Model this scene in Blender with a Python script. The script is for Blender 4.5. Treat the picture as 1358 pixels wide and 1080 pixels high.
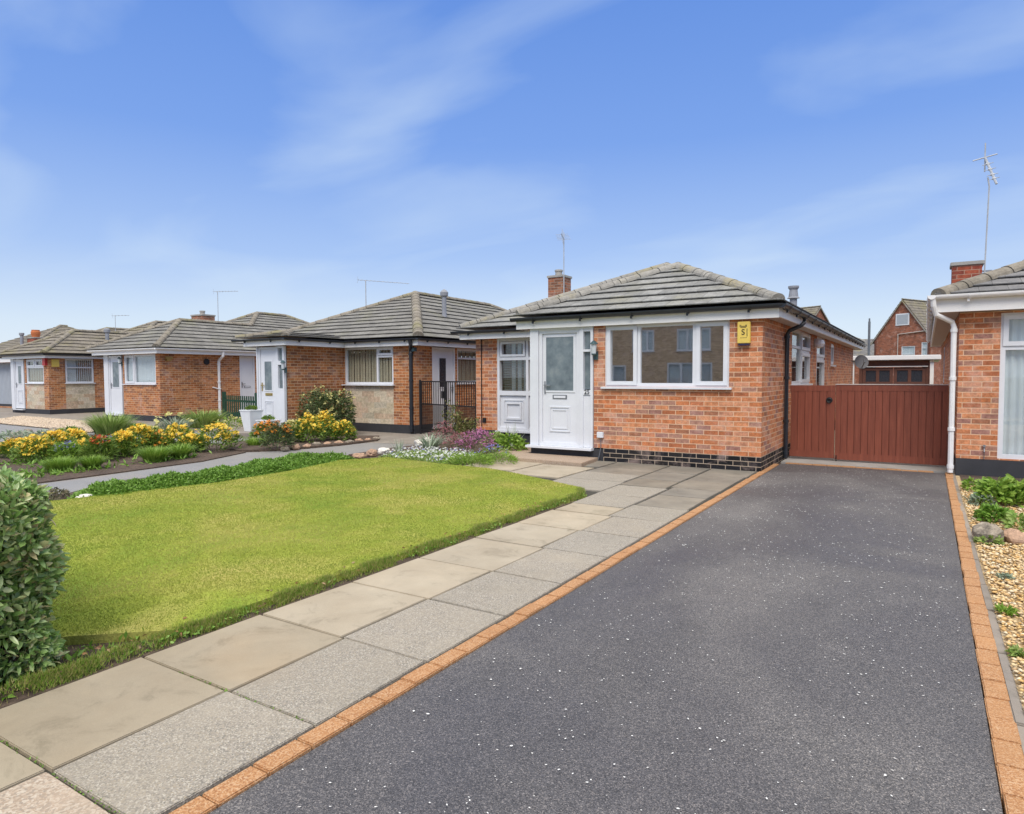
import bpy, bmesh, math, random
import numpy as np
from mathutils import Vector
random.seed(7); rng = np.random.default_rng(11)
for o in list(bpy.data.objects): bpy.data.objects.remove(o)
SC = bpy.context.scene; COL = SC.collection
R = math.radians
# ------------------------------------------------------------------ camera
F, H, YAW, PITCH, ROLL = 885., 1.45, R(31.8), R(-2.66), R(0.2)
fw = Vector((-math.sin(YAW)*math.cos(PITCH), math.cos(YAW)*math.cos(PITCH), math.sin(PITCH)))
rt = Vector((math.cos(YAW), math.sin(YAW), 0)); up = rt.cross(fw)
rt, up = rt*math.cos(ROLL)-up*math.sin(ROLL), up*math.cos(ROLL)+rt*math.sin(ROLL)
cam = bpy.data.cameras.new('camera'); cam.sensor_width = 36; cam.lens = F/1358*36
cam.clip_start = .05; cam.clip_end = 2000
co = bpy.data.objects.new('camera', cam); COL.objects.link(co); SC.camera = co
from mathutils import Matrix
M = Matrix((rt, up, -fw)).transposed().to_4x4(); M.translation = (0, 0, H); co.matrix_world = M
def G(px, py, z=0.):
    """ground point seen at a pixel of the 1358x1080 photograph (used to measure the layout)"""
    d = rt*((px-679)/F) - up*((py-540)/F) + fw
    t = (z-H)/d.z
    return Vector((d.x*t, d.y*t, z))
# ------------------------------------------------------------------ sky, sun, exposure
SUN_EL, SUN_AZ = R(50), R(158)      # azimuth clockwise from +Y
w = bpy.data.worlds.new('World'); SC.world = w; w.use_nodes = True
nt = w.node_tree; nt.nodes.clear()
def N(nt, t, **kw):
    n = nt.nodes.new(t)
    for k, v in kw.items():
        if k.startswith('i_'): n.inputs[k[2:].replace('_', ' ')].default_value = v
        else: setattr(n, k, v)
    return n
def ramp(nt, stops, fac=None, interp='LINEAR'):
    n = nt.nodes.new('ShaderNodeValToRGB'); cr = n.color_ramp; cr.interpolation = interp
    while len(cr.elements) < len(stops): cr.elements.new(.5)
    for e, (p, c) in zip(cr.elements, stops):
        e.position = p; e.color = (*c, 1) if len(c) == 3 else c
    if fac is not None: nt.links.new(fac, n.inputs['Fac'])
    return n
def mixc(nt, a, b, fac, mode='MIX'):
    n = nt.nodes.new('ShaderNodeMix'); n.data_type = 'RGBA'; n.blend_type = mode
    for s, v in ((0, fac), (6, a), (7, b)):
        if hasattr(v, 'is_output') or isinstance(v, bpy.types.NodeSocket): nt.links.new(v, n.inputs[s])
        elif s == 0: n.inputs[0].default_value = v
        else: n.inputs[s].default_value = (*v, 1)
    return n.outputs[2]
def mth(nt, op, a, b=None, clamp=False):
    n = nt.nodes.new('ShaderNodeMath'); n.operation = op; n.use_clamp = clamp
    for i, v in enumerate((a, b)):
        if v is None: continue
        if isinstance(v, bpy.types.NodeSocket): nt.links.new(v, n.inputs[i])
        else: n.inputs[i].default_value = v
    return n.outputs[0]
sky = N(nt, 'ShaderNodeTexSky', sky_type='NISHITA', sun_disc=False, sun_elevation=SUN_EL, sun_rotation=SUN_AZ,
        altitude=0, air_density=1.0, dust_density=.6, ozone_density=2.0)
tc = N(nt, 'ShaderNodeTexCoord')
sep = N(nt, 'ShaderNodeSeparateXYZ'); nt.links.new(tc.outputs['Generated'], sep.inputs[0])
# pale horizon up to deep blue, then added bright cloud overhead, unseen, for fill
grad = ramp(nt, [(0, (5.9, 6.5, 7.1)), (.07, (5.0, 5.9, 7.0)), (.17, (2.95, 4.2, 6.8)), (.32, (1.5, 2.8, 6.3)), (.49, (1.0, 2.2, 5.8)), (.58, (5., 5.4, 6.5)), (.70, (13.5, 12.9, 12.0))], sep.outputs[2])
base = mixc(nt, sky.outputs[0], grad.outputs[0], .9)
# streaky high cloud
zz = mth(nt, 'ADD', mth(nt, 'MAXIMUM', sep.outputs[2], 0.), .16)
cmb = nt.nodes.new('ShaderNodeCombineXYZ'); nt.links.new(mth(nt, 'DIVIDE', sep.outputs[0], zz), cmb.inputs[0]); nt.links.new(mth(nt, 'DIVIDE', sep.outputs[1], zz), cmb.inputs[1])
mp = N(nt, 'ShaderNodeMapping'); nt.links.new(cmb.outputs[0], mp.inputs[0]); mp.inputs['Rotation'].default_value = (0, 0, R(-12)); mp.inputs['Scale'].default_value = (.6, 1.0, 1); mp.inputs['Location'].default_value = (3.6, .4, 0)
nz = N(nt, 'ShaderNodeTexNoise', i_Scale=1.5, i_Detail=8.0, i_Roughness=.46, i_Distortion=.5); nt.links.new(mp.outputs[0], nz.inputs['Vector'])
cl = ramp(nt, [(.46, (0, 0, 0)), (.58, (.26, .26, .26)), (.76, (.62, .62, .62))], nz.outputs[0])
base = mixc(nt, base, (4.9, 5.9, 7.0), mth(nt, 'MULTIPLY', cl.outputs[0], .8))
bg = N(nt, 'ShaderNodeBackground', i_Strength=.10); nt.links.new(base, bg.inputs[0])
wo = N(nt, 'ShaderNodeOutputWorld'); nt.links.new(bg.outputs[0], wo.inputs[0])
sl = bpy.data.lights.new('sun', 'SUN'); sl.energy = 1.95; sl.angle = R(32); sl.color = (1, .95, .88)
so = bpy.data.objects.new('sun', sl); COL.objects.link(so)
sd = Vector((math.sin(SUN_AZ)*math.cos(SUN_EL), math.cos(SUN_AZ)*math.cos(SUN_EL), math.sin(SUN_EL)))
so.rotation_euler = sd.to_track_quat('Z', 'Y').to_euler(); so.location = sd*60
SC.view_settings.view_transform = 'Standard'; SC.view_settings.look = 'None'
SC.view_settings.exposure = .45; SC.view_settings.gamma = 1; SC.view_settings.use_curve_mapping = False
try: SC.cycles.max_bounces = 8; SC.cycles.transparent_max_bounces = 12
except Exception: pass
# ------------------------------------------------------------------ materials
MATS = {}
def mat(name):
    m = bpy.data.materials.new(name); m.use_nodes = True; nt = m.node_tree; nt.nodes.clear()
    b = nt.nodes.new('ShaderNodeBsdfPrincipled'); o = nt.nodes.new('ShaderNodeOutputMaterial'); nt.links.new(b.outputs[0], o.inputs[0])
    MATS[name] = m; return m, nt, b
def setin(nt, sock, v):
    if isinstance(v, bpy.types.NodeSocket): nt.links.new(v, sock)
    elif isinstance(v, (tuple, list)): sock.default_value = (*v, 1) if len(v) == 3 and sock.type == 'RGBA' else v
    else: sock.default_value = v
def bump(nt, b, h, strength=.3, dist=.01):
    n = N(nt, 'ShaderNodeBump', i_Strength=strength, i_Distance=dist); nt.links.new(h, n.inputs['Height']); nt.links.new(n.outputs[0], b.inputs['Normal'])
def coord(nt, kind='Object'):
    return nt.nodes.new('ShaderNodeTexCoord').outputs[kind]
def worldpos(nt): return nt.nodes.new('ShaderNodeNewGeometry').outputs['Position']
def noise(nt, vec, scale, detail=4., rough=.55, dist=0., sc=None):
    if sc:
        m = N(nt, 'ShaderNodeMapping'); m.inputs['Scale'].default_value = sc; nt.links.new(vec, m.inputs[0]); vec = m.outputs[0]
    n = N(nt, 'ShaderNodeTexNoise', i_Scale=scale, i_Detail=detail, i_Roughness=rough, i_Distortion=dist); nt.links.new(vec, n.inputs['Vector']); return n.outputs[0]
def simple(name, col, rough=.6, var=.12, nscale=6., spec=.5, metal=0., bmp=.0, fine=60.):
    m, nt, b = mat(name); p = worldpos(nt)
    n = noise(nt, p, nscale); n2 = noise(nt, p, fine, 2.)
    f = ramp(nt, [(.25, (1-var,)*3), (.75, (1+var,)*3)], n)
    c = mixc(nt, col, f.outputs[0], 1., 'MULTIPLY')
    f2 = ramp(nt, [(.3, (1-var*.5,)*3), (.7, (1+var*.5,)*3)], n2)
    setin(nt, b.inputs['Base Color'], mixc(nt, c, f2.outputs[0], 1., 'MULTIPLY'))
    b.inputs['Roughness'].default_value = rough; b.inputs['Metallic'].default_value = metal
    b.inputs['Specular IOR Level'].default_value = spec
    if bmp: bump(nt, b, n2, bmp, .004)
    return m
def brick_mat(name, cols, mortar, stain=(.55, .5, .4), stain_amt=.25, msz=.0062, bw=.225, rh=.075, bmp=.5, stretch=None):
    m, nt, b = mat(name)
    uv = nt.nodes.new('ShaderNodeUVMap').outputs[0]
    wob = N(nt, 'ShaderNodeTexNoise', i_Scale=9., i_Detail=2.); nt.links.new(uv, wob.inputs['Vector'])
    ad = N(nt, 'ShaderNodeVectorMath', operation='MULTIPLY_ADD'); nt.links.new(wob.outputs['Color'], ad.inputs[0]); ad.inputs[1].default_value = (.006, .006, 0); nt.links.new(uv, ad.inputs[2])
    br = N(nt, 'ShaderNodeTexBrick', offset=.5, squash=1.)
    nt.links.new(ad.outputs[0], br.inputs['Vector'])
    for k, v in {'Scale': 1., 'Mortar Size': msz, 'Mortar Smooth': .25, 'Bias': 0., 'Brick Width': bw, 'Row Height': rh}.items(): br.inputs[k].default_value = v
    br.inputs['Color1'].default_value = (0, 0, 0, 1); br.inputs['Color2'].default_value = (1, 1, 1, 1); br.inputs['Mortar'].default_value = (.5, .5, .5, 1)
    n = len(cols); cr = ramp(nt, [(i/n, c) for i, c in enumerate(cols)], br.outputs['Color'], 'CONSTANT')
    big = noise(nt, uv, .9, 3.); fine = noise(nt, uv, 45., 3.); mid = noise(nt, uv, 14., 4., .6)
    c = mixc(nt, cr.outputs[0], ramp(nt, [(.3, (.72,)*3), (.7, (1.25,)*3)], mid).outputs[0], 1., 'MULTIPLY')
    c = mixc(nt, c, ramp(nt, [(.35, (.86,)*3), (.65, (1.12,)*3)], fine).outputs[0], 1., 'MULTIPLY')
    c = mixc(nt, c, mortar, br.outputs['Fac'])
    sf = ramp(nt, [(.5, (0,)*3), (.72, (stain_amt,)*3)], big)
    c = mixc(nt, c, mixc(nt, c, stain, .6, 'MULTIPLY'), sf.outputs[0])
    bl = noise(nt, uv, 2.3, 5., .7, .5); c = mixc(nt, c, mixc(nt, c, (.62,.46,.40), .55), ramp(nt, [(.52, (0,)*3), (.70, (.75,)*3)], bl).outputs[0])
    c = mixc(nt, c, ramp(nt, [(.30, (.62,.60,.58)), (.46, (1,)*3)], noise(nt, uv, 1.5, 6., .7)).outputs[0], .8, 'MULTIPLY')
    setin(nt, b.inputs['Base Color'], c)
    b.inputs['Roughness'].default_value = .85; b.inputs['Specular IOR Level'].default_value = .25
    h = mth(nt, 'ADD', mth(nt, 'MULTIPLY', br.outputs['Fac'], -1.), mth(nt, 'MULTIPLY', mid, .5))
    bump(nt, b, h, bmp, .006)
    return m
brick_mat('brick_orange', [(.42,.145,.065), (.55,.215,.10), (.62,.28,.15), (.37,.16,.09), (.50,.18,.075), (.60,.25,.12), (.40,.21,.15), (.56,.20,.085), (.36,.18,.14), (.58,.27,.16), (.52,.19,.09)], (.70,.47,.31))
brick_mat('brick_brown', [(.36,.125,.045), (.48,.19,.075), (.31,.125,.06), (.52,.23,.10), (.45,.165,.065), (.27,.11,.06), (.50,.20,.08), (.38,.15,.06)], (.62,.44,.28), stain=(.5,.55,.35), stain_amt=.55)
brick_mat('brick_red', [(.34,.085,.04), (.42,.12,.06), (.25,.07,.04), (.46,.15,.08), (.36,.10,.055)], (.50,.33,.25))
brick_mat('brick_chimney', [(.28,.12,.07), (.36,.17,.10), (.22,.10,.06), (.40,.15,.08)], (.36,.30,.25), stain=(.35,.35,.3), stain_amt=.8)
brick_mat('brick_stack_red', [(.30,.07,.045), (.36,.09,.05), (.24,.06,.04)], (.42,.27,.2), stain=(.4,.4,.35), stain_amt=.6)
brick_mat('black_brick', [(.012,.012,.014), (.018,.018,.022), (.025,.022,.022)], (.48,.38,.28), stain=(.5,.5,.5), msz=.0055)
brick_mat('stone_cladding', [(.52,.44,.31), (.58,.50,.37), (.50,.38,.27), (.60,.53,.42), (.48,.43,.33), (.56,.43,.31)], (.50,.43,.33), bw=.45, rh=.15, msz=.003, stain_amt=.3)
brick_mat('brick_far', [(.27,.095,.055), (.33,.12,.07), (.22,.085,.055), (.36,.13,.075)], (.32,.19,.14))
brick_mat('brick_opposite', [(.50,.36,.23), (.58,.42,.28), (.44,.31,.20)], (.58,.48,.36))
simple('white_upvc', (.70,.715,.75), .32, .05, 2.5)
simple('white_fascia', (.80,.79,.77), .4, .05, 1.2)
simple('cream_door', (.74,.75,.78), .35, .03)
simple('soffit', (.50,.44,.41), .6, .08)
simple('gutter_black', (.022,.026,.034), .35, .2)
simple('gutter_white', (.80,.80,.80), .4, .06)
simple('plinth_black', (.035,.036,.042), .75, .25, 3., bmp=.2)
simple('iron_black', (.012,.012,.014), .5, .2)
simple('metal_grey', (.30,.31,.33), .45, .15, metal=.6)
simple('flue_grey', (.26,.27,.30), .6, .2)
simple('lead', (.13,.14,.16), .5, .2)
simple('gold', (.45,.33,.12), .35, .1, metal=.7)
simple('terracotta', (.50,.15,.05), .8, .15)
simple('brown_frame', (.11,.042,.028), .55, .2)
simple('concrete', (.34,.325,.30), .9, .2, 3., bmp=.4)
simple('garage_grey', (.38,.41,.45), .5, .05)
simple('blind_beige', (.50,.44,.32), .8, .08)
simple('blind_cream', (.42,.40,.36), .8, .08)
simple('net_curtain', (.76,.80,.84), .9, .05)
simple('curtain_green', (.22,.36,.13), .9, .2, 3.)
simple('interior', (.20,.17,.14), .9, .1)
simple('yellow_box', (.75,.55,.12), .35, .05)
simple('dark_purple', (.03,.025,.07), .4, .1)
simple('red_box', (.45,.03,.03), .4, .1)
simple('black_ink', (.01,.01,.01), .6, .1)
simple('fence_green', (.018,.07,.045), .55, .2)
simple('pot_white', (.74,.76,.78), .3, .05)
simple('rock_grey', (.26,.22,.17), .9, .5, 16., bmp=1.)
simple('rock_white', (.66,.62,.56), .85, .25, 14., bmp=.6)
simple('rock_orange', (.42,.27,.18), .85, .35, 14., bmp=.6)
simple('bark', (.12,.08,.05), .9, .3, 20.)
simple('clear_lamp', (.55,.60,.62), .15, .05)
simple('dish_grey', (.10,.10,.11), .6, .2)
# soil
m, nt, b = mat('soil'); p = worldpos(nt); n = noise(nt, p, 22., 6., .7); n2 = noise(nt, p, 3., 3.)
setin(nt, b.inputs['Base Color'], mixc(nt, ramp(nt, [(.3, (.045,.03,.022)), (.6, (.13,.09,.065)), (.8, (.21,.155,.115))], n).outputs[0], ramp(nt, [(.3, (.75,)*3), (.7, (1.2,)*3)], n2).outputs[0], 1., 'MULTIPLY'))
b.inputs['Roughness'].default_value = .95; bump(nt, b, n, 1., .03)
# lawn thatch
m, nt, b = mat('lawn'); p = worldpos(nt); n = noise(nt, p, 60., 4., .7); n2 = noise(nt, p, 1.1, 4., .6, .4)
c = ramp(nt, [(.30, (.20,.31,.04)), (.5, (.33,.38,.06)), (.70, (.48,.43,.13))], n2).outputs[0]
setin(nt, b.inputs['Base Color'], mixc(nt, c, ramp(nt, [(.3, (.6,)*3), (.7, (1.15,)*3)], n).outputs[0], 1., 'MULTIPLY'))
b.inputs['Roughness'].default_value = .9; b.inputs['Specular IOR Level'].default_value = .1; bump(nt, b, n, .8, .01)
# grass blades: same broad patches plus per-blade variation
def leafmat(name, cols, patch=None, rough=.5, trans=.25, spec=.4):
    m, nt, b = mat(name); g = nt.nodes.new('ShaderNodeNewGeometry')
    k = len(cols); c = ramp(nt, [(i/max(1, k-1), c) for i, c in enumerate(cols)], g.outputs['Random Per Island']).outputs[0]
    if patch:
        n2 = noise(nt, g.outputs['Position'], patch[0], 4., .6, .4)
        c = mixc(nt, c, ramp(nt, patch[1], n2).outputs[0], patch[2])
        c = mixc(nt, c, ramp(nt, [(.34, (.74,.80,.78)), (.5, (.98,)*3), (.66, (1.08,1.03,1.15))], noise(nt, g.outputs['Position'], 5.5, 5., .65)).outputs[0], .8, 'MULTIPLY')
    setin(nt, b.inputs['Base Color'], c); b.inputs['Roughness'].default_value = rough; b.inputs['Specular IOR Level'].default_value = spec
    if trans:
        tr = nt.nodes.new('ShaderNodeBsdfTranslucent'); nt.links.new(c, tr.inputs[0]) if isinstance(c, bpy.types.NodeSocket) else None
        ms = nt.nodes.new('ShaderNodeMixShader'); ms.inputs[0].default_value = trans
        nt.links.new(b.outputs[0], ms.inputs[1]); nt.links.new(tr.outputs[0], ms.inputs[2])
        out = [x for x in nt.nodes if x.type == 'OUTPUT_MATERIAL'][0]; nt.links.new(ms.outputs[0], out.inputs[0])
    return m
leafmat('grass_blade', [(.25,.33,.05), (.37,.42,.07), (.47,.46,.10), (.54,.48,.16), (.35,.41,.065)], (.9, [(.28, (.20,.31,.045)), (.5, (.34,.38,.07)), (.68, (.52,.46,.16))], .68), .6, .25, .2)
leafmat('grass_edge', [(.12,.22,.025), (.20,.33,.04), (.32,.37,.08), (.42,.33,.15), (.16,.27,.03)], None, .6, .2, .2)
leafmat('hedge_leaf', [(.12,.22,.05), (.19,.33,.08), (.29,.43,.14), (.22,.36,.09), (.38,.50,.21), (.50,.56,.26), (.44,.36,.18)], None, .30, .18, .6)
leafmat('cover_leaf', [(.10,.21,.02), (.17,.32,.04), (.24,.40,.07), (.13,.26,.03)], None, .5, .2)
leafmat('bright_leaf', [(.14,.27,.03), (.23,.38,.05), (.32,.46,.08), (.18,.31,.04)], None, .5, .25)
leafmat('pale_leaf', [(.16,.27,.05), (.28,.40,.09), (.38,.47,.15), (.22,.32,.08)], None, .5, .25)
leafmat('mid_leaf', [(.10,.18,.025), (.16,.27,.04), (.23,.33,.06), (.13,.22,.03)], None, .5, .2)
leafmat('dark_leaf', [(.045,.08,.028), (.08,.125,.04), (.12,.16,.06), (.16,.16,.07)], None, .4, .12)
leafmat('silver_leaf', [(.22,.30,.20), (.33,.40,.28), (.42,.47,.36)], None, .6, .15)
leafmat('rose_leaf', [(.10,.14,.03), (.20,.23,.06), (.30,.20,.10), (.14,.20,.05)], None, .5, .2)
leafmat('heather_leaf', [(.10,.10,.05), (.16,.13,.08), (.14,.16,.07)], None, .7, .1)
leafmat('petal_yellow', [(.88,.56,.03), (.92,.66,.06), (.90,.70,.14), (.84,.46,.02)], None, .6, .2)
leafmat('petal_orange', [(.72,.22,.02), (.80,.34,.03), (.62,.14,.02), (.82,.44,.05)], None, .6, .2)
leafmat('petal_red', [(.45,.05,.02), (.55,.09,.02), (.60,.17,.03)], None, .6, .2)
leafmat('petal_blue', [(.20,.20,.52), (.28,.28,.62), (.15,.14,.42), (.36,.36,.66)], None, .6, .2)
leafmat('petal_white', [(.75,.76,.74), (.80,.80,.72), (.70,.72,.78)], None, .6, .2)
leafmat('petal_pink', [(.42,.13,.26), (.52,.19,.38), (.36,.12,.22), (.58,.28,.48)], None, .6, .2)
leafmat('petal_rust', [(.30,.09,.11), (.38,.13,.16), (.44,.22,.20)], None, .6, .2)
leafmat('petal_cream', [(.60,.58,.20), (.68,.62,.30), (.55,.50,.12)], None, .6, .2)
leafmat('dead_leaf', [(.30,.14,.06), (.40,.22,.10), (.22,.11,.06), (.48,.34,.20)], None, .8, .1)
leafmat('gravel_gold', [(.62,.41,.16), (.70,.50,.24), (.76,.60,.36), (.56,.33,.12), (.66,.42,.16), (.80,.70,.50), (.46,.28,.12)], None, .7, 0, .3)
leafmat('gravel_pale', [(.48,.37,.26), (.58,.46,.34), (.66,.55,.42), (.40,.30,.22)], None, .8, 0, .3)
leafmat('flake_white', [(.72,.72,.70), (.82,.82,.80), (.60,.58,.55)], None, .7, 0, .2)
# asphalt
m, nt, b = mat('asphalt'); p = worldpos(nt); n2 = noise(nt, p, .42, 4., .55, .9); n4 = noise(nt, p, 3.2, 6., .7); n = noise(nt, p, 260., 3., .8)
v = N(nt, 'ShaderNodeTexVoronoi', i_Scale=240.); nt.links.new(p, v.inputs['Vector']); vs = N(nt, 'ShaderNodeSeparateColor'); nt.links.new(v.outputs['Color'], vs.inputs[0])
n5 = noise(nt, p, 1.0, 5., .6, .5, (2.2, .35, 1)); c = ramp(nt, [(.32, (.078,.075,.082)), (.50, (.098,.094,.098)), (.68, (.150,.143,.142))], n2).outputs[0]
c = mixc(nt, c, ramp(nt, [(.34, (.93,)*3), (.5, (1,)*3), (.68, (1.07,1.06,1.05))], n5).outputs[0], 1., 'MULTIPLY')
c = mixc(nt, c, ramp(nt, [(.3, (.92,)*3), (.7, (1.08,)*3)], n4).outputs[0], 1., 'MULTIPLY')
c = mixc(nt, c, ramp(nt, [(0, (.35,.35,.36)), (.35, (.75,)*3), (.75, (1.15,)*3), (.93, (1.9,1.8,1.65)), (1, (2.6,2.5,2.3))], vs.outputs[0]).outputs[0], 1., 'MULTIPLY')
c = mixc(nt, c, ramp(nt, [(.35, (.7,)*3), (.65, (1.25,)*3)], n).outputs[0], 1., 'MULTIPLY')
setin(nt, b.inputs['Base Color'], c)
setin(nt, b.inputs['Roughness'], ramp(nt, [(.3, (.45,)*3), (.6, (.7,)*3)], n2).outputs[0])
bump(nt, b, v.outputs['Distance'], .35, .003)
# smooth slab, aggregate slab
def slab(name, c1, c2, speck=None, sp=130., b1=.15, rough=.8):
    m, nt, b = mat(name); g = nt.nodes.new('ShaderNodeNewGeometry'); p = g.outputs['Position']
    n = noise(nt, p, 1.8, 5., .6); isl = g.outputs['Random Per Island']
    c = mixc(nt, c1, c2, ramp(nt, [(.3, (0,)*3), (.7, (1,)*3)], n).outputs[0])
    c = mixc(nt, c, ramp(nt, [(0, (.84,.83,.80)), (.35, (1.0,.99,.97)), (.7, (.94,.96,.98)), (1, (1.10,1.06,1.0))], isl).outputs[0], 1., 'MULTIPLY')
    st = noise(nt, p, 3.3, 6., .72, .6); c = mixc(nt, c, ramp(nt, [(.30, (.66,.66,.63)), (.45, (.97,.97,.96)), (.62, (1.03,1.02,1.0)), (.74, (1.14,1.12,1.08))], st).outputs[0], .9, 'MULTIPLY')
    rs = noise(nt, p, .8, 3., .5); c = mixc(nt, c, (.45,.30,.16), ramp(nt, [(.62, (0,)*3), (.74, (.28,)*3)], rs).outputs[0])
    nf = noise(nt, p, 260., 2., .7); c = mixc(nt, c, ramp(nt, [(.3, (.90,)*3), (.7, (1.08,)*3)], nf).outputs[0], 1., 'MULTIPLY')
    h = nf
    if speck:
        v = N(nt, 'ShaderNodeTexVoronoi', i_Scale=sp); nt.links.new(p, v.inputs['Vector'])
        hs = N(nt, 'ShaderNodeSeparateColor'); nt.links.new(v.outputs['Color'], hs.inputs[0])
        k = len(speck); cc = ramp(nt, [(i/k, s) for i, s in enumerate(speck)], hs.outputs[0], 'CONSTANT').outputs[0]
        amt = ramp(nt, [(.30, (.35,)*3), (.62, (.85,)*3)], noise(nt, p, 4., 4.)).outputs[0]
        c = mixc(nt, c, cc, amt); h = v.outputs['Distance']
    setin(nt, b.inputs['Base Color'], c); b.inputs['Roughness'].default_value = rough; b.inputs['Specular IOR Level'].default_value = .3
    bump(nt, b, h, b1*(2.5 if speck else 1), .004)
slab('slab_tan', (.375,.315,.235), (.46,.40,.31))
slab('slab_dark', (.20,.19,.165), (.32,.295,.25), rough=.45)
slab('slab_aggregate', (.31,.28,.235), (.39,.35,.29), [(.22,.20,.17), (.31,.275,.23), (.37,.33,.275), (.28,.25,.215), (.50,.46,.39), (.34,.29,.22), (.17,.16,.14), (.33,.30,.26)], 185.)
slab('slab_pink', (.42,.33,.26), (.50,.41,.33), [(.32,.25,.19), (.46,.38,.30), (.54,.48,.40), (.39,.31,.24), (.28,.24,.20), (.48,.42,.34)], 120.)
slab('step_mat', (.36,.27,.20), (.44,.34,.26), [(.30,.21,.15), (.42,.31,.22), (.50,.40,.30)], 150.)
slab('drive_grey', (.20,.20,.21), (.31,.30,.29), [(.20,.195,.19), (.27,.265,.26), (.32,.31,.29)], 160., rough=.5)
slab('paving_brown', (.23,.20,.175), (.33,.29,.25))
slab('edge_brick', (.40,.195,.085), (.50,.27,.125), [(.38,.18,.078), (.45,.235,.105), (.51,.29,.145), (.32,.15,.068), (.56,.37,.22)], 190.)
slab('ground_mat', (.10,.12,.05), (.16,.15,.08))
# joint sand
simple('joint', (.055,.05,.04), .95, .3, 20.)
# gate
m, nt, b = mat('gate_red'); p = worldpos(nt); n = noise(nt, p, 3., 5., .6, 0., (9, 9, .6)); g = nt.nodes.new('ShaderNodeNewGeometry')
c = ramp(nt, [(.25, (.165,.041,.022)), (.55, (.225,.060,.032)), (.8, (.295,.09,.05))], n).outputs[0]
c = mixc(nt, c, ramp(nt, [(0, (.92,)*3), (1, (1.08,)*3)], g.outputs['Random Per Island']).outputs[0], 1., 'MULTIPLY')
setin(nt, b.inputs['Base Color'], c); b.inputs['Roughness'].default_value = .5; bump(nt, b, n, .25, .004)
# roof tiles
def tile_mat(name, c1, c2, c3, lich, amt):
    m, nt, b = mat(name); uv = nt.nodes.new('ShaderNodeUVMap').outputs[0]
    br = N(nt, 'ShaderNodeTexBrick', offset=.5); nt.links.new(uv, br.inputs['Vector'])
    for k, v in {'Scale': 1., 'Mortar Size': .004, 'Mortar Smooth': .3, 'Bias': 0., 'Brick Width': .33, 'Row Height': 1.}.items(): br.inputs[k].default_value = v
    br.inputs['Color1'].default_value = (0, 0, 0, 1); br.inputs['Color2'].default_value = (1, 1, 1, 1)
    p = worldpos(nt); n = noise(nt, p, 5., 6., .7); n2 = noise(nt, p, 1.2, 4.); n3 = noise(nt, p, 26., 4., .7)
    c = ramp(nt, [(.25, c1), (.5, c2), (.75, c3)], n).outputs[0]
    c = mixc(nt, c, ramp(nt, [(0, (.84,)*3), (1, (1.12,)*3)], br.outputs['Color']).outputs[0], 1., 'MULTIPLY')
    c = mixc(nt, c, ramp(nt, [(.3, (.75,)*3), (.7, (1.2,)*3)], n3).outputs[0], 1., 'MULTIPLY')
    c = mixc(nt, c, lich, mth(nt, 'MULTIPLY', ramp(nt, [(.52, (0,)*3), (.66, (amt,)*3)], n2).outputs[0], ramp(nt, [(.4, (0.25,)*3), (.6, (1,)*3)], n3).outputs[0]))
    c = mixc(nt, c, (.05,.048,.045), mth(nt, 'MULTIPLY', br.outputs['Fac'], .7))
    setin(nt, b.inputs['Base Color'], c); b.inputs['Roughness'].default_value = .85; b.inputs['Specular IOR Level'].default_value = .25
    bump(nt, b, n3, .4, .01)
tile_mat('tile_grey', (.18,.179,.172), (.255,.254,.243), (.345,.342,.328), (.31,.29,.17), .4)
tile_mat('tile_brown', (.16,.14,.115), (.22,.195,.16), (.29,.26,.215), (.27,.24,.11), .7)
tile_mat('tile_pale', (.155,.15,.14), (.215,.207,.19), (.29,.278,.255), (.24,.235,.15), .5)
tile_mat('tile_dark', (.15,.15,.155), (.21,.205,.205), (.28,.27,.26), (.36,.30,.10), .5)
tile_mat('cap_tile', (.215,.205,.185), (.30,.285,.255), (.38,.36,.325), (.36,.29,.09), .6)
tile_mat('cap_brown', (.19,.165,.13), (.26,.23,.185), (.33,.295,.245), (.27,.25,.10), .7)
# glass
def glass(name, tint, mixf, rough=.02):
    m = bpy.data.materials.new(name); m.use_nodes = True; nt = m.node_tree; nt.nodes.clear(); MATS[name] = m
    lw = nt.nodes.new('ShaderNodeLayerWeight'); lw.inputs[0].default_value = .5; gl = N(nt, 'ShaderNodeBsdfGlossy', i_Roughness=rough); bp_ = N(nt, 'ShaderNodeBump', i_Strength=.05, i_Distance=.004); nt.links.new(noise(nt, worldpos(nt), 1.6, 1., .5), bp_.inputs['Height']); nt.links.new(bp_.outputs[0], gl.inputs['Normal']); tr = nt.nodes.new('ShaderNodeBsdfTransparent')
    tr.inputs[0].default_value = (*tint, 1); ms = nt.nodes.new('ShaderNodeMixShader')
    f = mth(nt, 'ADD', mth(nt, 'MULTIPLY', mth(nt, 'POWER', lw.outputs['Facing'], 4.), .7), mixf, True)
    nt.links.new(f, ms.inputs[0]); nt.links.new(tr.outputs[0], ms.inputs[1]); nt.links.new(gl.outputs[0], ms.inputs[2])
    o = nt.nodes.new('ShaderNodeOutputMaterial'); nt.links.new(ms.outputs[0], o.inputs[0])
glass('glass', (.9,.92,.92), .07); glass('glass_strong', (.85,.86,.86), .58)
m, nt, b = mat('frosted_glass'); p = worldpos(nt); n = noise(nt, p, 5., 4.); nf = noise(nt, p, 90., 2.)
setin(nt, b.inputs['Base Color'], ramp(nt, [(.3, (.10,.13,.15)), (.55, (.17,.21,.23)), (.75, (.26,.29,.29))], n).outputs[0]); b.inputs['Roughness'].default_value = .16; b.inputs['Specular IOR Level'].default_value = .8; bump(nt, b, nf, .25, .004)
m, nt, b = mat('dark_glass'); p = worldpos(nt); n = noise(nt, p, 40., 3.)
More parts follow.
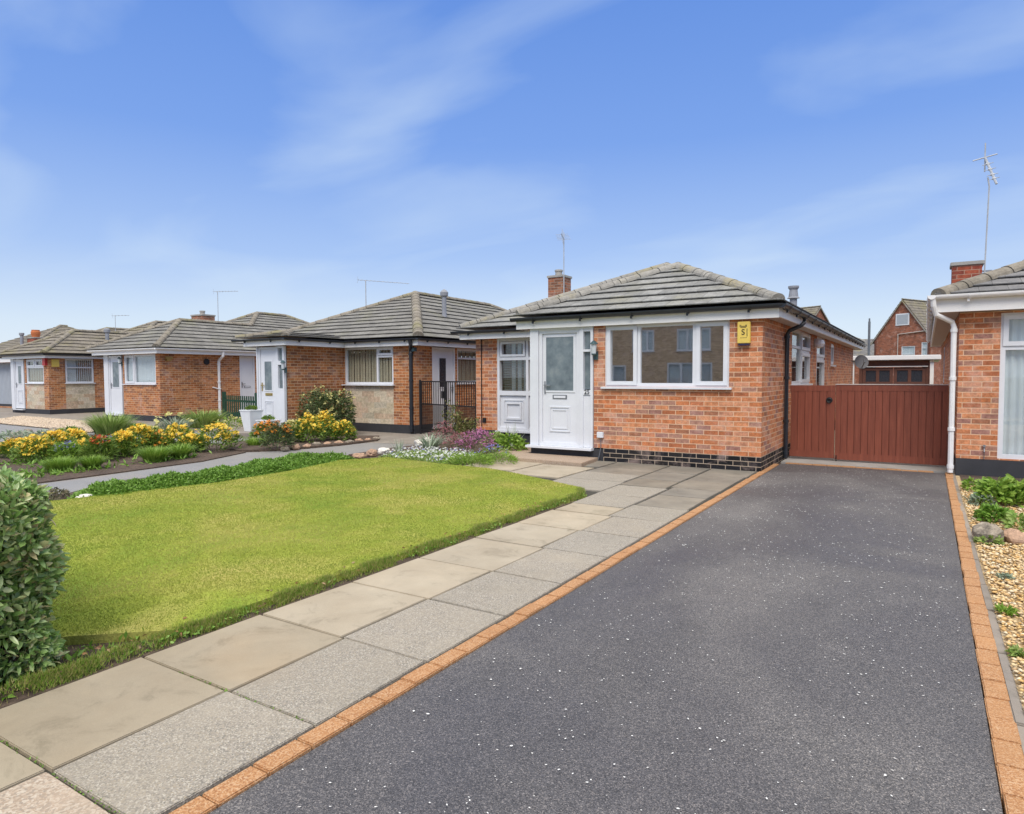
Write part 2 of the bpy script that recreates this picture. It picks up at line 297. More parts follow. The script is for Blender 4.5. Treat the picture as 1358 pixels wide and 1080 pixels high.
setin(nt, b.inputs['Base Color'], ramp(nt, [(.35, (.012,.014,.02)), (.7, (.06,.07,.09))], n).outputs[0]); b.inputs['Roughness'].default_value = .2; bump(nt, b, n, .4, .006)
# ------------------------------------------------------------------ scene helpers
LOC = {}
def thing(name, label, cat, loc=(0, 0, 0), group=None, kind=None):
    o = bpy.data.objects.new(name, None); COL.objects.link(o); o.location = loc; o.empty_display_size = .2
    LOC[o.name] = Vector(loc); tag(o, label, cat, group, kind); return o
def tag(o, label=None, cat=None, group=None, kind=None):
    if label: o['label'] = label
    if cat: o['category'] = cat
    if group: o['group'] = group
    if kind: o['kind'] = kind
    return o
def wloc(o):
    v = Vector((0, 0, 0))
    while o is not None: v += o.location; o = o.parent
    return v
class MB:
    def __init__(s): s.v = []; s.f = []; s.uv = []
    def face(s, pts, uv=None):
        b = len(s.v); s.v += [Vector(p) for p in pts]; s.f.append(list(range(b, b+len(pts)))); s.uv.append(uv)
    def hexa(s, P, uvs=None):       # P: 8 points, bottom ring then top ring
        for q in ((0,3,2,1), (4,5,6,7), (0,1,5,4), (1,2,6,5), (2,3,7,6), (3,0,4,7)): s.face([P[i] for i in q])
        return s
    def box(s, x0, x1, y0, y1, z0, z1, b=0.):
        if x1 < x0: x0, x1 = x1, x0
        if y1 < y0: y0, y1 = y1, y0
        if z1 < z0: z0, z1 = z1, z0
        return s.hexa([(x0,y0,z0),(x1,y0,z0),(x1,y1,z0),(x0,y1,z0),(x0,y0,z1),(x1,y0,z1),(x1,y1,z1),(x0,y1,z1)])
    def ob(s, fr, a0, a1, d0, d1, z0, z1):   # box in a wall frame: a along, d outward
        def P(a, d, z): return (fr[0][0]+fr[1][0]*a+fr[2][0]*d, fr[0][1]+fr[1][1]*a+fr[2][1]*d, z)
        return s.hexa([P(a0,d0,z0),P(a1,d0,z0),P(a1,d1,z0),P(a0,d1,z0),P(a0,d0,z1),P(a1,d0,z1),P(a1,d1,z1),P(a0,d1,z1)])
    def tube(s, pts, r, n=8, r2=None, cap=True):
        pts = [Vector(p) for p in pts]; rings = []
        for i, p in enumerate(pts):
            d = (pts[min(i+1, len(pts)-1)]-pts[max(i-1, 0)]).normalized()
            a = d.cross(Vector((0, 0, 1)));
            if a.length < 1e-3: a = Vector((1, 0, 0))
            a.normalize(); b_ = d.cross(a); rr = r if r2 is None else r+(r2-r)*i/(len(pts)-1)
            rings.append([p+(a*math.cos(t)+b_*math.sin(t))*rr for t in [2*math.pi*k/n for k in range(n)]])
        for i in range(len(rings)-1):
            for k in range(n): s.face([rings[i][k], rings[i][(k+1) % n], rings[i+1][(k+1) % n], rings[i+1][k]])
        if cap: s.face(rings[0][::-1]); s.face(rings[-1])
        return s
    def lathe(s, c, prof, n=16):
        c = Vector(c); R_ = [[c+Vector((r*math.cos(2*math.pi*k/n), r*math.sin(2*math.pi*k/n), z)) for k in range(n)] for r, z in prof]
        for i in range(len(R_)-1):
            for k in range(n): s.face([R_[i][k], R_[i][(k+1) % n], R_[i+1][(k+1) % n], R_[i+1][k]])
        s.face(R_[0][::-1]); s.face(R_[-1]); return s
    def build(s, name, mat_, parent=None, bevel=0, smooth=False, merge=True, uvkind='wall'):
        off = wloc(parent) if parent is not None else Vector((0, 0, 0))
        me = bpy.data.meshes.new(name); bm = bmesh.new(); ul = bm.loops.layers.uv.new('UVMap')
        for f, u in zip(s.f, s.uv):
            try: bf = bm.faces.new([bm.verts.new(s.v[i]-off) for i in f])
            except ValueError: continue
            bf.normal_update(); nn = bf.normal
            for k, l in enumerate(bf.loops):
                p = s.v[f[k]]
                if u: l[ul].uv = u[k]
                elif abs(nn.z) > .8: l[ul].uv = (p.x, p.y)
                elif abs(nn.x) > abs(nn.y): l[ul].uv = (p.y, p.z)
                else: l[ul].uv = (p.x, p.z)
        if merge: bmesh.ops.remove_doubles(bm, verts=bm.verts, dist=1e-5)
        bmesh.ops.recalc_face_normals(bm, faces=bm.faces)
        if bevel: bmesh.ops.bevel(bm, geom=list(bm.edges), offset=bevel, segments=2, affect='EDGES', clamp_overlap=True)
        bm.to_mesh(me); bm.free()
        if smooth:
            for p in me.polygons: p.use_smooth = True
        o = bpy.data.objects.new(name, me); COL.objects.link(o); me.materials.append(MATS[mat_])
        if parent is not None: o.parent = parent
        return o
def npmesh(name, V, T, mat_, parent=None, smooth=False, quads=False):
    off = np.array(wloc(parent)) if parent is not None else np.zeros(3)
    V = np.asarray(V, dtype=np.float32).reshape(-1, 3)-off.astype(np.float32); T = np.asarray(T, dtype=np.int32); k = T.shape[1]
    me = bpy.data.meshes.new(name); me.vertices.add(len(V)); me.vertices.foreach_set('co', V.ravel())
    me.loops.add(T.size); me.loops.foreach_set('vertex_index', T.ravel()); me.polygons.add(len(T))
    me.polygons.foreach_set('loop_start', np.arange(0, T.size, k, dtype=np.int32)); me.update(calc_edges=True); me.validate()
    if smooth: me.polygons.foreach_set('use_smooth', np.ones(len(me.polygons), dtype=bool))
    me.materials.append(MATS[mat_]); o = bpy.data.objects.new(name, me); COL.objects.link(o)
    if parent is not None: o.parent = parent
    return o
def unit(a): return a/np.maximum(np.linalg.norm(a, axis=1, keepdims=True), 1e-9)
def leaves(P, D, L, W, fold=.25, droop=.15):
    """leaf blades: base P, direction D, two faces folded on the midrib; returns V,T"""
    P = np.asarray(P, float); D = unit(np.asarray(D, float)); n = len(P); L = np.broadcast_to(L, n)[:, None]; W = np.broadcast_to(W, n)[:, None]
    rnd = unit(rng.normal(size=(n, 3))+np.array([0, 0, .6])); S = unit(np.cross(D, rnd)); U = np.cross(S, D)
    mid = P+D*L*.45
    V = np.stack([P, mid+S*W*.5+U*W*fold, P+D*L-U*L*droop, mid-S*W*.5+U*W*fold, mid-U*L*.02], 1)
    b = (np.arange(n)*5)[:, None, None]; T = np.array([[0,4,1],[4,2,1],[0,3,4],[4,3,2]])[None]+b
    return V.reshape(-1, 3), T.reshape(-1, 3)
def rleaves(P, D, L, W, curl=.12):
    """rounder leaves: six-point outline round a sunk midrib point"""
    P = np.asarray(P, float); D = unit(np.asarray(D, float)); n = len(P); L = np.broadcast_to(L, n)[:, None]; W = np.broadcast_to(W, n)[:, None]
    rnd = unit(rng.normal(size=(n, 3))+np.array([.5, 0, .6])); S = unit(np.cross(D, rnd)); U = np.cross(S, D); U = U*np.sign(U[:, 2:3]+1e-6)
    def q(t, w, h): return P+D*L*t+S*W*w+U*L*h
    V = np.stack([P, q(.32, .46, .04), q(.70, .40, .0), q(1, 0, -curl), q(.70, -.40, .0), q(.32, -.46, .04), q(.5, 0, -.03)], 1)
    b = (np.arange(n)*7)[:, None, None]; T = np.array([[k, (k+1) % 6, 6] for k in range(6)])[None]+b
    return V.reshape(-1, 3), T.reshape(-1, 3)
def blades(P, D, L, W, bend=.5, seg=3):
    """strap-like blades arching over"""
    P = np.asarray(P, float); D = unit(np.asarray(D, float)); n = len(P); L = np.broadcast_to(L, n)[:, None]; W = np.broadcast_to(W, n)[:, None]
    hor = D.copy(); hor[:, 2] = 0; hor = unit(hor+1e-4); S = np.cross(D, np.array([0, 0, 1.])); S = unit(S+1e-5)
    rows = []
    for i in range(seg+1):
        t = i/seg; c = P+D*L*t+(hor*.6-np.array([0, 0, 1.])*.8)*L*bend*t*t*.6; wd = W*(1-t**2)*.5+W*.03
        rows += [c-S*wd, c+S*wd]
    V = np.stack(rows, 1); k = 2*(seg+1); b = (np.arange(n)*k)[:, None, None]; t = []
    for i in range(seg): a = 2*i; t += [[a, a+1, a+3], [a, a+3, a+2]]
    return V.reshape(-1, 3), (np.array(t)[None]+b).reshape(-1, 3)
def flowers(P, size, petals=5, updir=None):
    P = np.asarray(P, float); n = len(P); up_ = unit(rng.normal(size=(n, 3))*.5+(np.array([0, -.35, .8]) if updir is None else updir))
    a = unit(np.cross(up_, rng.normal(size=(n, 3)))); b = np.cross(up_, a); Vs = []; 
    for k in range(petals):
        t = 2*math.pi*k/petals; d = a*math.cos(t)+b*math.sin(t); s = np.cross(up_, d); z = np.broadcast_to(size, n)[:, None]
        Vs += [P, P+d*z*.6+s*z*.32+up_*z*.12, P+d*z+up_*z*.1, P+d*z*.6-s*z*.32+up_*z*.12]
    V = np.stack(Vs, 1); b0 = (np.arange(n)*4*petals)[:, None, None]; T = np.array([[4*k, 4*k+1, 4*k+2, 4*k+3] for k in range(petals)])[None]+b0
    return V.reshape(-1, 3), T.reshape(-1, 4)
# ------------------------------------------------------------------ buildings: helpers
def wall(mb, fr, a0, a1, z0, z1, ops=(), th=.22):
    """wall with openings; fr=(origin,u,n); outer face at d=0"""
    A = sorted({a0, a1, *[q for o in ops for q in o[:2]]}); Z = sorted({z0, z1, *[min(max(q, z0), z1) for o in ops for q in o[2:]]})
    def P(a, d, z): return (fr[0][0]+fr[1][0]*a+fr[2][0]*d, fr[0][1]+fr[1][1]*a+fr[2][1]*d, z)
    for i in range(len(A)-1):
        for k in range(len(Z)-1):
            ca, cz = (A[i]+A[i+1])/2, (Z[k]+Z[k+1])/2
            if any(o[0] < ca < o[1] and o[2] < cz < o[3] for o in ops): continue
            for d in (0, -th): mb.face([P(A[i], d, Z[k]), P(A[i+1], d, Z[k]), P(A[i+1], d, Z[k+1]), P(A[i], d, Z[k+1])])
    for (b0, b1, c0, c1) in ops:
        c0 = max(c0, z0); c1 = min(c1, z1)
        for q in (([b0]*2, [c0, c1]), ([b1]*2, [c0, c1]), ([b0, b1], [c0]*2), ([b0, b1], [c1]*2)):
            (x, y), (s, t) = q
            mb.face([P(x, 0, s), P(y, 0, t), P(y, -th, t), P(x, -th, s)])
    for a in (a0, a1): mb.face([P(a, 0, z0), P(a, 0, z1), P(a, -th, z1), P(a, -th, z0)])
    mb.face([P(a0, 0, z1), P(a1, 0, z1), P(a1, -th, z1), P(a0, -th, z1)])
def front(x0, y): return ((x0, y), (1, 0), (0, -1))     # a runs +X from x0, faces -Y
def right(x, y0): return ((x, y0), (0, 1), (1, 0))      # a runs +Y, faces +X
def left(x, y0): return ((x, y0), (0, 1), (-1, 0))
def frame_rect(mb, fr, a0, a1, z0, z1, wd=.055, d0=-.09, d1=-.02):
    mb.ob(fr, a0, a1, d0, d1, z0, z0+wd); mb.ob(fr, a0, a1, d0, d1, z1-wd, z1)
    mb.ob(fr, a0, a0+wd, d0, d1, z0+wd, z1-wd); mb.ob(fr, a1-wd, a1, d0, d1, z0+wd, z1-wd)
def window(parent, fr, a0, a1, z0, z1, lights, sill=True, gl='glass', fm='white_upvc', blind=None, label=None, sd=.06):
    """lights: list of (a0,a1,z0,z1,opening?) in fractions"""
    mb = MB(); frame_rect(mb, fr, a0, a1, z0, z1, .062)
    W, Hh = a1-a0, z1-z0
    panes = MB()
    for (p, q, r_, s, opn) in lights:
        b0, b1, c0, c1 = a0+W*p, a0+W*q, z0+Hh*r_, z0+Hh*s
        if p > .01: mb.ob(fr, b0-.025, b0+.025, -.088, -.022, c0+.0, c1-.0)
        if r_ > .01: mb.ob(fr, b0, b1, -.087, -.023, c0-.025, c0+.025)
        if opn: frame_rect(mb, fr, b0+.03, b1-.03, c0+.03, c1-.03, .062, -.07, -.004)
        panes.ob(fr, b0+.02, b1-.02, -.062, -.056, c0+.02, c1-.02)
    f = mb.build('window', 'white_upvc' if fm is None else fm, parent)
    if label: f['label'] = label
    panes.build('pane', gl, f)
    if sill:
        s = MB(); s.ob(fr, a0-.05, a1+.05, -.08, sd, z0-.035, z0+.0-.002); s.build('sill', fm, f, bevel=.004)
    # interior behind the glass
    if blind == 'vertical':
        b = MB(); n = int(W/.11)
        for k in range(n):
            x = a0+.05+(W-.1)*(k+.5)/n; b.ob(fr, x-.042, x+.042, -.118+(k % 2)*.008, -.112+(k % 2)*.008, z0+.05, z1-.04)
        b.build('blind', 'blind_beige', f)
    if blind == 'venetian':
        b = MB(); n = int(Hh/.045)
        for k in range(n):
            z = z0+.04+(Hh-.08)*(k+.5)/n; b.ob(fr, a0+.04, a1-.04, -.125, -.10, z, z+.004)
        b.build('blind', 'blind_cream', f)
    if blind == 'net':
        b = MB(); n = int(W/.02)
        def P(a, d, z): return (fr[0][0]+fr[1][0]*a+fr[2][0]*d, fr[0][1]+fr[1][1]*a+fr[2][1]*d, z)
        xs = [a0+.03+(W-.06)*k/n for k in range(n+1)]; ds = [-.13+.02*math.sin(k*1.3)+.01*math.sin(k*.47) for k in range(n+1)]
        for k in range(n): b.face([P(xs[k], ds[k], z0+.03), P(xs[k+1], ds[k+1], z0+.03), P(xs[k+1], ds[k+1], z1-.03), P(xs[k], ds[k], z1-.03)])
        b.build('curtain', 'net_curtain', f, smooth=True)
    if blind == 'half':
        b = MB(); b.ob(fr, a0+.05, a0+W*.42, -.14, -.12, z0+.05, z1-.05)
        for k in range(7):
            x = a0+W*(.45+.075*k); b.ob(fr, x, x+.04, -.14, -.13, z0+.05, z1-.05)
        b.build('blind', 'net_curtain', f)
    if blind == 'curtain':
        b = MB()
        for s0, s1 in ((0, .16), (.84, 1)):
            for k in range(5):
                x = a0+W*(s0+(s1-s0)*k/5); b.ob(fr, x, x+W*.03, -.22+(k % 2)*.02, -.19+(k % 2)*.02, z0, z1)
        b.build('curtain', 'net_curtain', f)
    return f
def tile_plane(mb, ea, eb, ta, tb, gauge=.33, lift=.062, th=.016, u_axis=None, off=0.):
    """courses of tiles on a roof plane; eave ea->eb, top ta->tb (ta may equal tb)"""
    ea, eb, ta, tb = map(Vector, (ea, eb, ta, tb)); L = (eb-ea); ud = L.normalized()
    mtop = (ta-ea); slope = (mtop-ud*mtop.dot(ud)); sl = slope.length; sdir = slope/sl; nrm = ud.cross(sdir)
    if nrm.z < 0: nrm = -nrm
    n = max(1, round(sl/gauge))
    def at(t, side, h):
        p = (ea.lerp(ta, t) if side == 0 else eb.lerp(tb, t)); return p+nrm*h
    def UV(p, row): return ((p-ea).dot(ud)+.0, row+.5+.0*0)
    for i in range(n):
        t0, t1 = i/n, min(1., (i+1.25)/n)
        lo, lo2 = lift, lift-th; hi, hi2 = lift*0.0+th+.001, .001
        e0 = at(t0, 0, 0)-sdir*.035*(i > 0); e1 = at(t0, 1, 0)-sdir*.035*(i > 0)
        a, b_, c, d = e0+nrm*lo, e1+nrm*lo, at(t1, 1, hi), at(t1, 0, hi)
        a2, b2, c2, d2 = e0+nrm*lo2, e1+nrm*lo2, at(t1, 1, hi2), at(t1, 0, hi2)
        def u4(*q): return [UV(x, i+off) for x in q]
        mb.face([a, b_, c, d], [((x-ea).dot(ud), i+off+.1+.8*k) for x, k in zip((a, b_, c, d), (0, 0, 1, 1))])
        mb.face([a2, b2, b_, a], u4(a2, b2, b_, a)); mb.face([d2, c2, b2, a2], u4(d2, c2, b2, a2))
        mb.face([a, d, d2, a2], u4(a, d, d2, a2)); mb.face([b_, b2, c2, c], u4(b_, b2, c2, c))
def caps(mb, p0, p1, r=.115, seg=.42, h=.03):
    p0, p1 = Vector(p0), Vector(p1); d = p1-p0; L = d.length; d /= L; n = max(1, round(L/seg))
    s = d.cross(Vector((0, 0, 1))).normalized(); u = s.cross(d)
    if u.z < 0: u = -u
    m = 8
    for i in range(n):
        a = p0+d*(L*i/n)+u*h*0; b = p0+d*(L*(i+1)/n-.012)
        ra, rb = r*1.03, r*.95
        A = [a+s*math.cos(math.pi*k/m)*ra+u*(math.sin(math.pi*k/m)*ra*.85-.01+h) for k in range(m+1)]
        B = [b+s*math.cos(math.pi*k/m)*rb+u*(math.sin(math.pi*k/m)*rb*.85-.01+h) for k in range(m+1)]
        for k in range(m): mb.face([A[k], A[k+1], B[k+1], B[k]], [(L*i/n+.05, .3), (L*i/n+.05, .4), (L*i/n+.25, .4), (L*i/n+.25, .3)])
        mb.face(A[::-1], [(.1, .3)]*(m+1)); mb.face(B, [(.1, .3)]*(m+1))
    mb_end = p0
def capline(rf, cm, *lines):
    for l in lines:
        c = MB(); caps(c, *l); c.build('ridge_cap', cm, rf, merge=False)
def gutter(parent, pts, matn, r=.055, brackets=True, lab='gutter', brd=.85):
    """half-round gutter along horizontal points (outer side away from fascia is implicit: full symmetrical trough)"""
    mb = MB(); pts = [Vector(p) for p in pts]; n = 8
    for i in range(len(pts)-1):
        a, b = pts[i], pts[i+1]; d = (b-a).normalized(); s = d.cross(Vector((0, 0, 1)))
        ang = [math.pi+math.pi*k/n for k in range(n+1)]
        for rr, flip in ((r, 0), (r*.86, 1)):
            A = [a+s*math.cos(t)*rr+Vector((0, 0, math.sin(t)*rr)) for t in ang]; B = [p+(b-a) for p in A]
            for k in range(n): mb.face([A[k], A[k+1], B[k+1], B[k]])
        for sg in (-1, 1):
            o0 = s*sg*r; o1 = s*sg*r*.8; z = Vector((0, 0, .006))
            P = [a+o0, b+o0, b+o1, a+o1]; mb.hexa(P+[p+z for p in P])
        for q in (a, b):
            mb.face([q+s*math.cos(t)*r*.99+Vector((0, 0, math.sin(t)*r*.99)) for t in ang])
    g = mb.build(lab, matn, parent)
    if brackets:
        for i in range(len(pts)-1):
            a, b = pts[i], pts[i+1]; L = (b-a).length; d = (b-a)/L; s = d.cross(Vector((0, 0, 1))); k = max(1, int(L/brd))
            for j in range(k):
                mb = MB(); c = a+d*(L*(j+.5)/k); rr = r*1.12; dr = r*1.25
                A = [c-d*.014+s*math.cos(t)*rr+Vector((0, 0, math.sin(t)*rr)) for t in [math.pi+math.pi*q/8 for q in range(9)]]
                B = [c-d*.014+s*math.cos(t)*dr+Vector((0, 0, math.sin(t)*dr)) for t in [math.pi+math.pi*q/8 for q in range(9)]]
                for q in range(8): mb.hexa([A[q], B[q], B[q]+d*.028, A[q]+d*.028, A[q+1], B[q+1], B[q+1]+d*.028, A[q+1]+d*.028])
                mb.hexa([B[4]+Vector(w_) for w_ in ((-.014,-.014,-.03),(.014,-.014,-.03),(.014,.014,-.03),(-.014,.014,-.03),(-.014,-.014,.01),(.014,-.014,.01),(.014,.014,.01),(-.014,.014,.01))])
                mb.build('gutter_bracket', matn, g)
    return g
def lroof(parent, xr, xb, xl, yf, ym, yb, ze, p, tm, cm, mirror=False):
    """L-plan hipped roof: front block (xb..xr, from yf) coplanar on the right with the main roof (xl..xr, from ym to yb)"""
    hb = (xr-xb)/2; hm = (xr-xl)/2; zb = ze+p*hb; zm = ze+p*hm; xbm = xr-hb; xmm = xr-hm
    mb = MB(); j = ym+hb
    tile_plane(mb, (xb, yf, ze), (xr, yf, ze), (xbm, yf+hb, zb), (xbm, yf+hb, zb))
    tile_plane(mb, (xr, yf, ze), (xr, yb, ze), (xbm, yf+hb, zb), (xbm, yb-hb, zb))
    if hm > hb+.05: tile_plane(mb, (xbm, j, zb), (xbm, yb-hb, zb), (xmm, ym+hm, zm), (xmm, yb-hm, zm), off=10)
    tile_plane(mb, (xb, yf, ze), (xb, j+.0, ze), (xbm, yf+hb, zb), (xbm, j, zb))
    if hm > hb+.05:
        # main front plane, left of the block ridge
        tile_plane(mb, (xl, ym, ze), (xbm, ym, ze), (xl+hb, ym+hb, zb), (xbm, ym+hb, zb))
        tile_plane(mb, (xl+hb, ym+hb, zb), (xbm, ym+hb, zb), (xmm, ym+hm, zm), (xmm, ym+hm, zm), off=10)
        tile_plane(mb, (xl, ym, ze), (xl, yb, ze), (xmm, ym+hm, zm), (xmm, yb-hm, zm))
        tile_plane(mb, (xl, yb, ze), (xr, yb, ze), (xmm, yb-hm, zm), (xmm, yb-hm, zm))
    rf = mb.build('roof', tm, parent, merge=False)
    e = .06
    capline(rf, cm, ((xb+e, yf+e, ze+p*e), (xbm, yf+hb, zb)), ((xr-e, yf+e, ze+p*e), (xbm, yf+hb, zb)), ((xbm, yf+hb, zb), (xbm, j, zb)), ((xl+e, ym+e, ze+p*e), (xmm, ym+hm, zm)), ((xbm, j, zb), (xmm, ym+hm, zm)), ((xmm, ym+hm, zm), (xmm, yb-hm, zm)), ((xr-e, yb-e, ze+p*e), (xmm, yb-hm, zm)), ((xl+e, yb-e, ze+p*e), (xmm, yb-hm, zm)))
    # ceiling sheet keeps the rooms dark
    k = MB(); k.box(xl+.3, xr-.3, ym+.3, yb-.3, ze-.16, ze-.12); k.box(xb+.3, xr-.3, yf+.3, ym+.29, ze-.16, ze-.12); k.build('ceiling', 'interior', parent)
    return rf
def downpipe(parent, pts, matn, r=.034):
    d = MB(); d.tube(pts, r, 10); o = d.build('downpipe', matn, parent)
    a, b = Vector(pts[-2]), Vector(pts[-1])
    for t in (.02, .35, .7, .96):
        c = MB(); q = a.lerp(b, t); c.tube([q+Vector((0, 0, .025)), q-Vector((0, 0, .025))], r*1.25, 10); c.build('pipe_clip', matn, o)
    return o
def chimney(parent, x, y, wx, wy, z0, z1, matn, pot=None, capm='concrete'):
    mb = MB(); mb.box(x-wx/2, x+wx/2, y-wy/2, y+wy/2, z0, z1); c = mb.build('chimney', matn, parent)
    k = MB(); k.box(x-wx/2-.03, x+wx/2+.03, y-wy/2-.03, y+wy/2+.03, z1+.002, z1+.07); k.build('chimney_cap', capm, c, bevel=.008)
    if pot:
        q = MB(); q.lathe((x-wx*.05, y, z1+.072), [(.11, 0), (.10, .12), (.12, .13), (.12, .18), (.09, .19)]) if pot != 'pot_big' else q.lathe((x, y, z1+.072), [(.17, 0), (.20, .12), (.22, .2), (.22, .30), (.19, .33), (.19, .40)])
        q.build('chimney_pot', 'terracotta' if pot == 'pot_big' else 'concrete', c)
    return c
def aerial(parent, base, top, L, az, n=8, elems=.18, tilt=0., tube_r=.016, star=False, name='aerial'):
    mb = MB(); b, t = Vector(base), Vector(top); mb.tube([b, b.lerp(t, .5), t], tube_r, 6)
    d = Vector((math.cos(az)*math.cos(tilt), math.sin(az)*math.cos(tilt), math.sin(tilt))); s = d.cross(Vector((0, 0, 1))).normalized(); u = s.cross(d)
    p0 = t-d*L*.15; mb.tube([p0, t+d*L*.85], .009, 5)
    for k in range(n):
        c = p0+d*(L*(k+.3)/n); e = elems*(1-.03*k)
        mb.tube([c-s*e, c+s*e], .0045, 4)
        if star: mb.tube([c-u*e, c+u*e], .0045, 4)
    if not star:
        for sg in (-1, 1): mb.tube([p0-u*.0, p0+u*.12*sg-d*.03], .006, 4)
    return mb.build(name, 'aerial_grey', parent)
simple('aerial_grey', (.42,.44,.47), .5, .15)
def door(parent, fr, a0, a1, z0, z1, pane=None, pm='frosted_glass', handle_side=0, lbox=True, col='white_upvc', fanlight=False, lab=None, panels=True, goldh=False, dark=False):
    mb = MB(); frame_rect(mb, fr, a0, a1, z0, z1, .06, -.10, .0)
    mb.ob(fr, a0+.063, a1-.063, -.07, -.03, z0+.02, z1-.063)
    if pane:
        p0, p1, q0, q1 = pane; frame_rect(mb, fr, p0-.03, p1+.03, q0-.03, q1+.03, .03, -.031, -.018)
    if panels:
        w0, w1 = a0+.2, a1-.2
        for (zz0, zz1) in ((z0+.25, (pane[2] if pane else z0+1.9)-.28),):
            for k, e in enumerate((0, .05)):
                frame_rect(mb, fr, w0+e, w1-e, zz0+e, zz1-e, .02, -.031, -.014-.004*k)
    d = mb.build('door', col, parent)
    if lab: d['label'] = lab
    if pane:
        g = MB(); g.ob(fr, p0, p1, -.0295, -.024, q0, q1); g.build('pane', pm, d)
    hx = a0+.11 if handle_side == 0 else a1-.11; sg = 1 if handle_side == 0 else -1
    h = MB(); h.ob(fr, hx-.014, hx+.014, -.029, -.014, z0+.92, z0+1.14); h.ob(fr, hx-.01 if sg > 0 else hx-.12, hx+.12 if sg > 0 else hx+.01, .004, .02, z0+1.06, z0+1.08); h.ob(fr, hx-.01, hx+.01, -.014, .004, z0+1.055, z0+1.085)
    h.build('handle', 'gold' if goldh else 'metal_grey', d)
    if lbox:
        c = (a0+a1)/2; zz = (pane[2]-.11 if pane and pane[2]-z0 < 1.1 else z0+.95); l = MB(); l.ob(fr, c-.14, c+.14, -.029, -.02, zz-.035, zz+.035); lb = l.build('letterbox', 'gold' if goldh else ('lead' if dark or not goldh else 'metal_grey'), d)
        l = MB(); l.ob(fr, c-.115, c+.115, -.0195, -.014, zz-.02, zz+.02); l.build('letterbox_flap', 'gold' if goldh else 'white_upvc', d)
    t = MB(); t.ob(fr, a0-.04, a1+.04, -.1, .1, z0-.04, z0-.002); t.build('threshold', col, d, bevel=.004)
    return d
def text(parent, s, size, loc, rot, matn, name, depth=.004):
    cu = bpy.data.curves.new(name, 'FONT'); cu.body = s; cu.size = size; cu.extrude = depth; cu.align_x = 'CENTER'; cu.align_y = 'CENTER'
    tmp = bpy.data.objects.new('tmp', cu); COL.objects.link(tmp); dg = bpy.context.evaluated_depsgraph_get()
    me = bpy.data.meshes.new_from_object(tmp.evaluated_get(dg)); bpy.data.objects.remove(tmp)
    o = bpy.data.objects.new(name, me); COL.objects.link(o); me.materials.clear(); me.materials.append(MATS[matn])
    o.parent = parent; o.location = Vector(loc)-wloc(parent); o.rotation_euler = rot; return o
def wall_lamp(parent, fr, a, z, name='wall_lamp'):
    l = MB(); l.ob(fr, a-.035, a+.035, 0, .03, z-.20, z-.06); l.ob(fr, a-.015, a+.015, .03, .10, z-.12, z-.09)
    c = (fr[0][0]+fr[1][0]*a+fr[2][0]*.1, fr[0][1]+fr[1][1]*a+fr[2][1]*.1, z)
    l.lathe((c[0], c[1], z-.13), [(.02, 0), (.045, .015), (.045, .03)], 10)
    o = l.build(name, 'dark_lamp', parent)
    g = MB(); g.lathe((c[0], c[1], z-.098), [(.035, 0), (.05, .155)], 10); g.build('lamp_shade', 'clear_lamp', o); g = MB(); g.lathe((c[0], c[1], z+.06), [(.075, 0), (.05, .03), (.015, .06)], 12); g.build('lamp_cap', 'dark_lamp', o); return o
simple('dark_lamp', (.045,.09,.10), .4, .2)
def alarm(parent, fr, a0, a1, z0, z1, lettering=True):
    b = MB(); b.ob(fr, a0, a1, .001, .07, z0, z1); o = b.build('alarm_box', 'yellow_box', parent, bevel=.008)
    b = MB(); b.ob(fr, a0+.015, a1-.015, .001, .06, z0-.03, z0-.001); b.build('alarm_lamp', 'dark_purple', o)
    return o
PI = math.pi
# ================================================================== GROUND
def sheet(name, pts, z, matn, kind='structure', th=None, parent=None, drop=.0):
    mb = MB(); P = [Vector((*p[:2], z)) for p in pts]; mb.face(P)
    if drop:
        for i in range(len(P)): a, b = P[i], P[(i+1) % len(P)]; mb.face([a, b, b-Vector((0,0,drop)), a-Vector((0,0,drop))])
    o = mb.build(name, matn, parent, merge=True)
    if kind: tag(o, kind=kind)
    return o
ZL = -.07
sheet('ground', [(-400,-400),(400,-400),(400,400),(-400,400)], -.14, 'ground_mat')
sheet('soil', [(-9.45,-1.0),(.2,-1.0),(.2,12.6),(-9.2,12.6)], -.03, 'soil', drop=.1)
# road and pavement in front of the plots (behind the camera)
sheet('road', [(-90,-14),(60,-14),(60,-5.5),(-90,-5.5)], -.12, 'asphalt', drop=.02)
mb = MB(); mb.box(-90, 60, -5.5, -3.4, -.13, -.045); tag(mb.build('pavement', 'slab_tan'), kind='structure')
# drive of the near house
sheet('driveway', [(-2.0,-3.4),(.235,-3.4),(.265,11.60),(-1.99,11.60)], .0, 'asphalt', drop=.1)
# brick edging, one object per run of laid bricks
mb = MB(); rr = random.Random(3)
def brick_run(mb, x0, y0, x1, y1, wid, L=.20, gap=.006, z=.012):
    d = Vector((x1-x0, y1-y0, 0)); T = d.length; d /= T; s = Vector((-d.y, d.x, 0)); n = int(T/(L+gap))
    for i in range(n):
        a = Vector((x0, y0, 0))+d*(i*(L+gap)); b = a+d*L; zz = z+rr.uniform(-.003, .003); j = rr.uniform(-.004, .004)
        P = [a+s*j, b+s*j, b+s*(wid+j), a+s*(wid+j)]; P = [Vector((p.x, p.y, -.06)) for p in P]
        mb.hexa(P+[Vector((p.x, p.y, zz)) for p in P])
brick_run(mb, -2.003, -3.4, -1.995, 11.6, .098)
brick_run(mb, .335, -3.4, .365, 11.7, .095)
brick_run(mb, -1.93, 11.61, .27, 11.61, .095)
tag(mb.build('kerb_edging', 'edge_brick', bevel=.005), kind='structure')
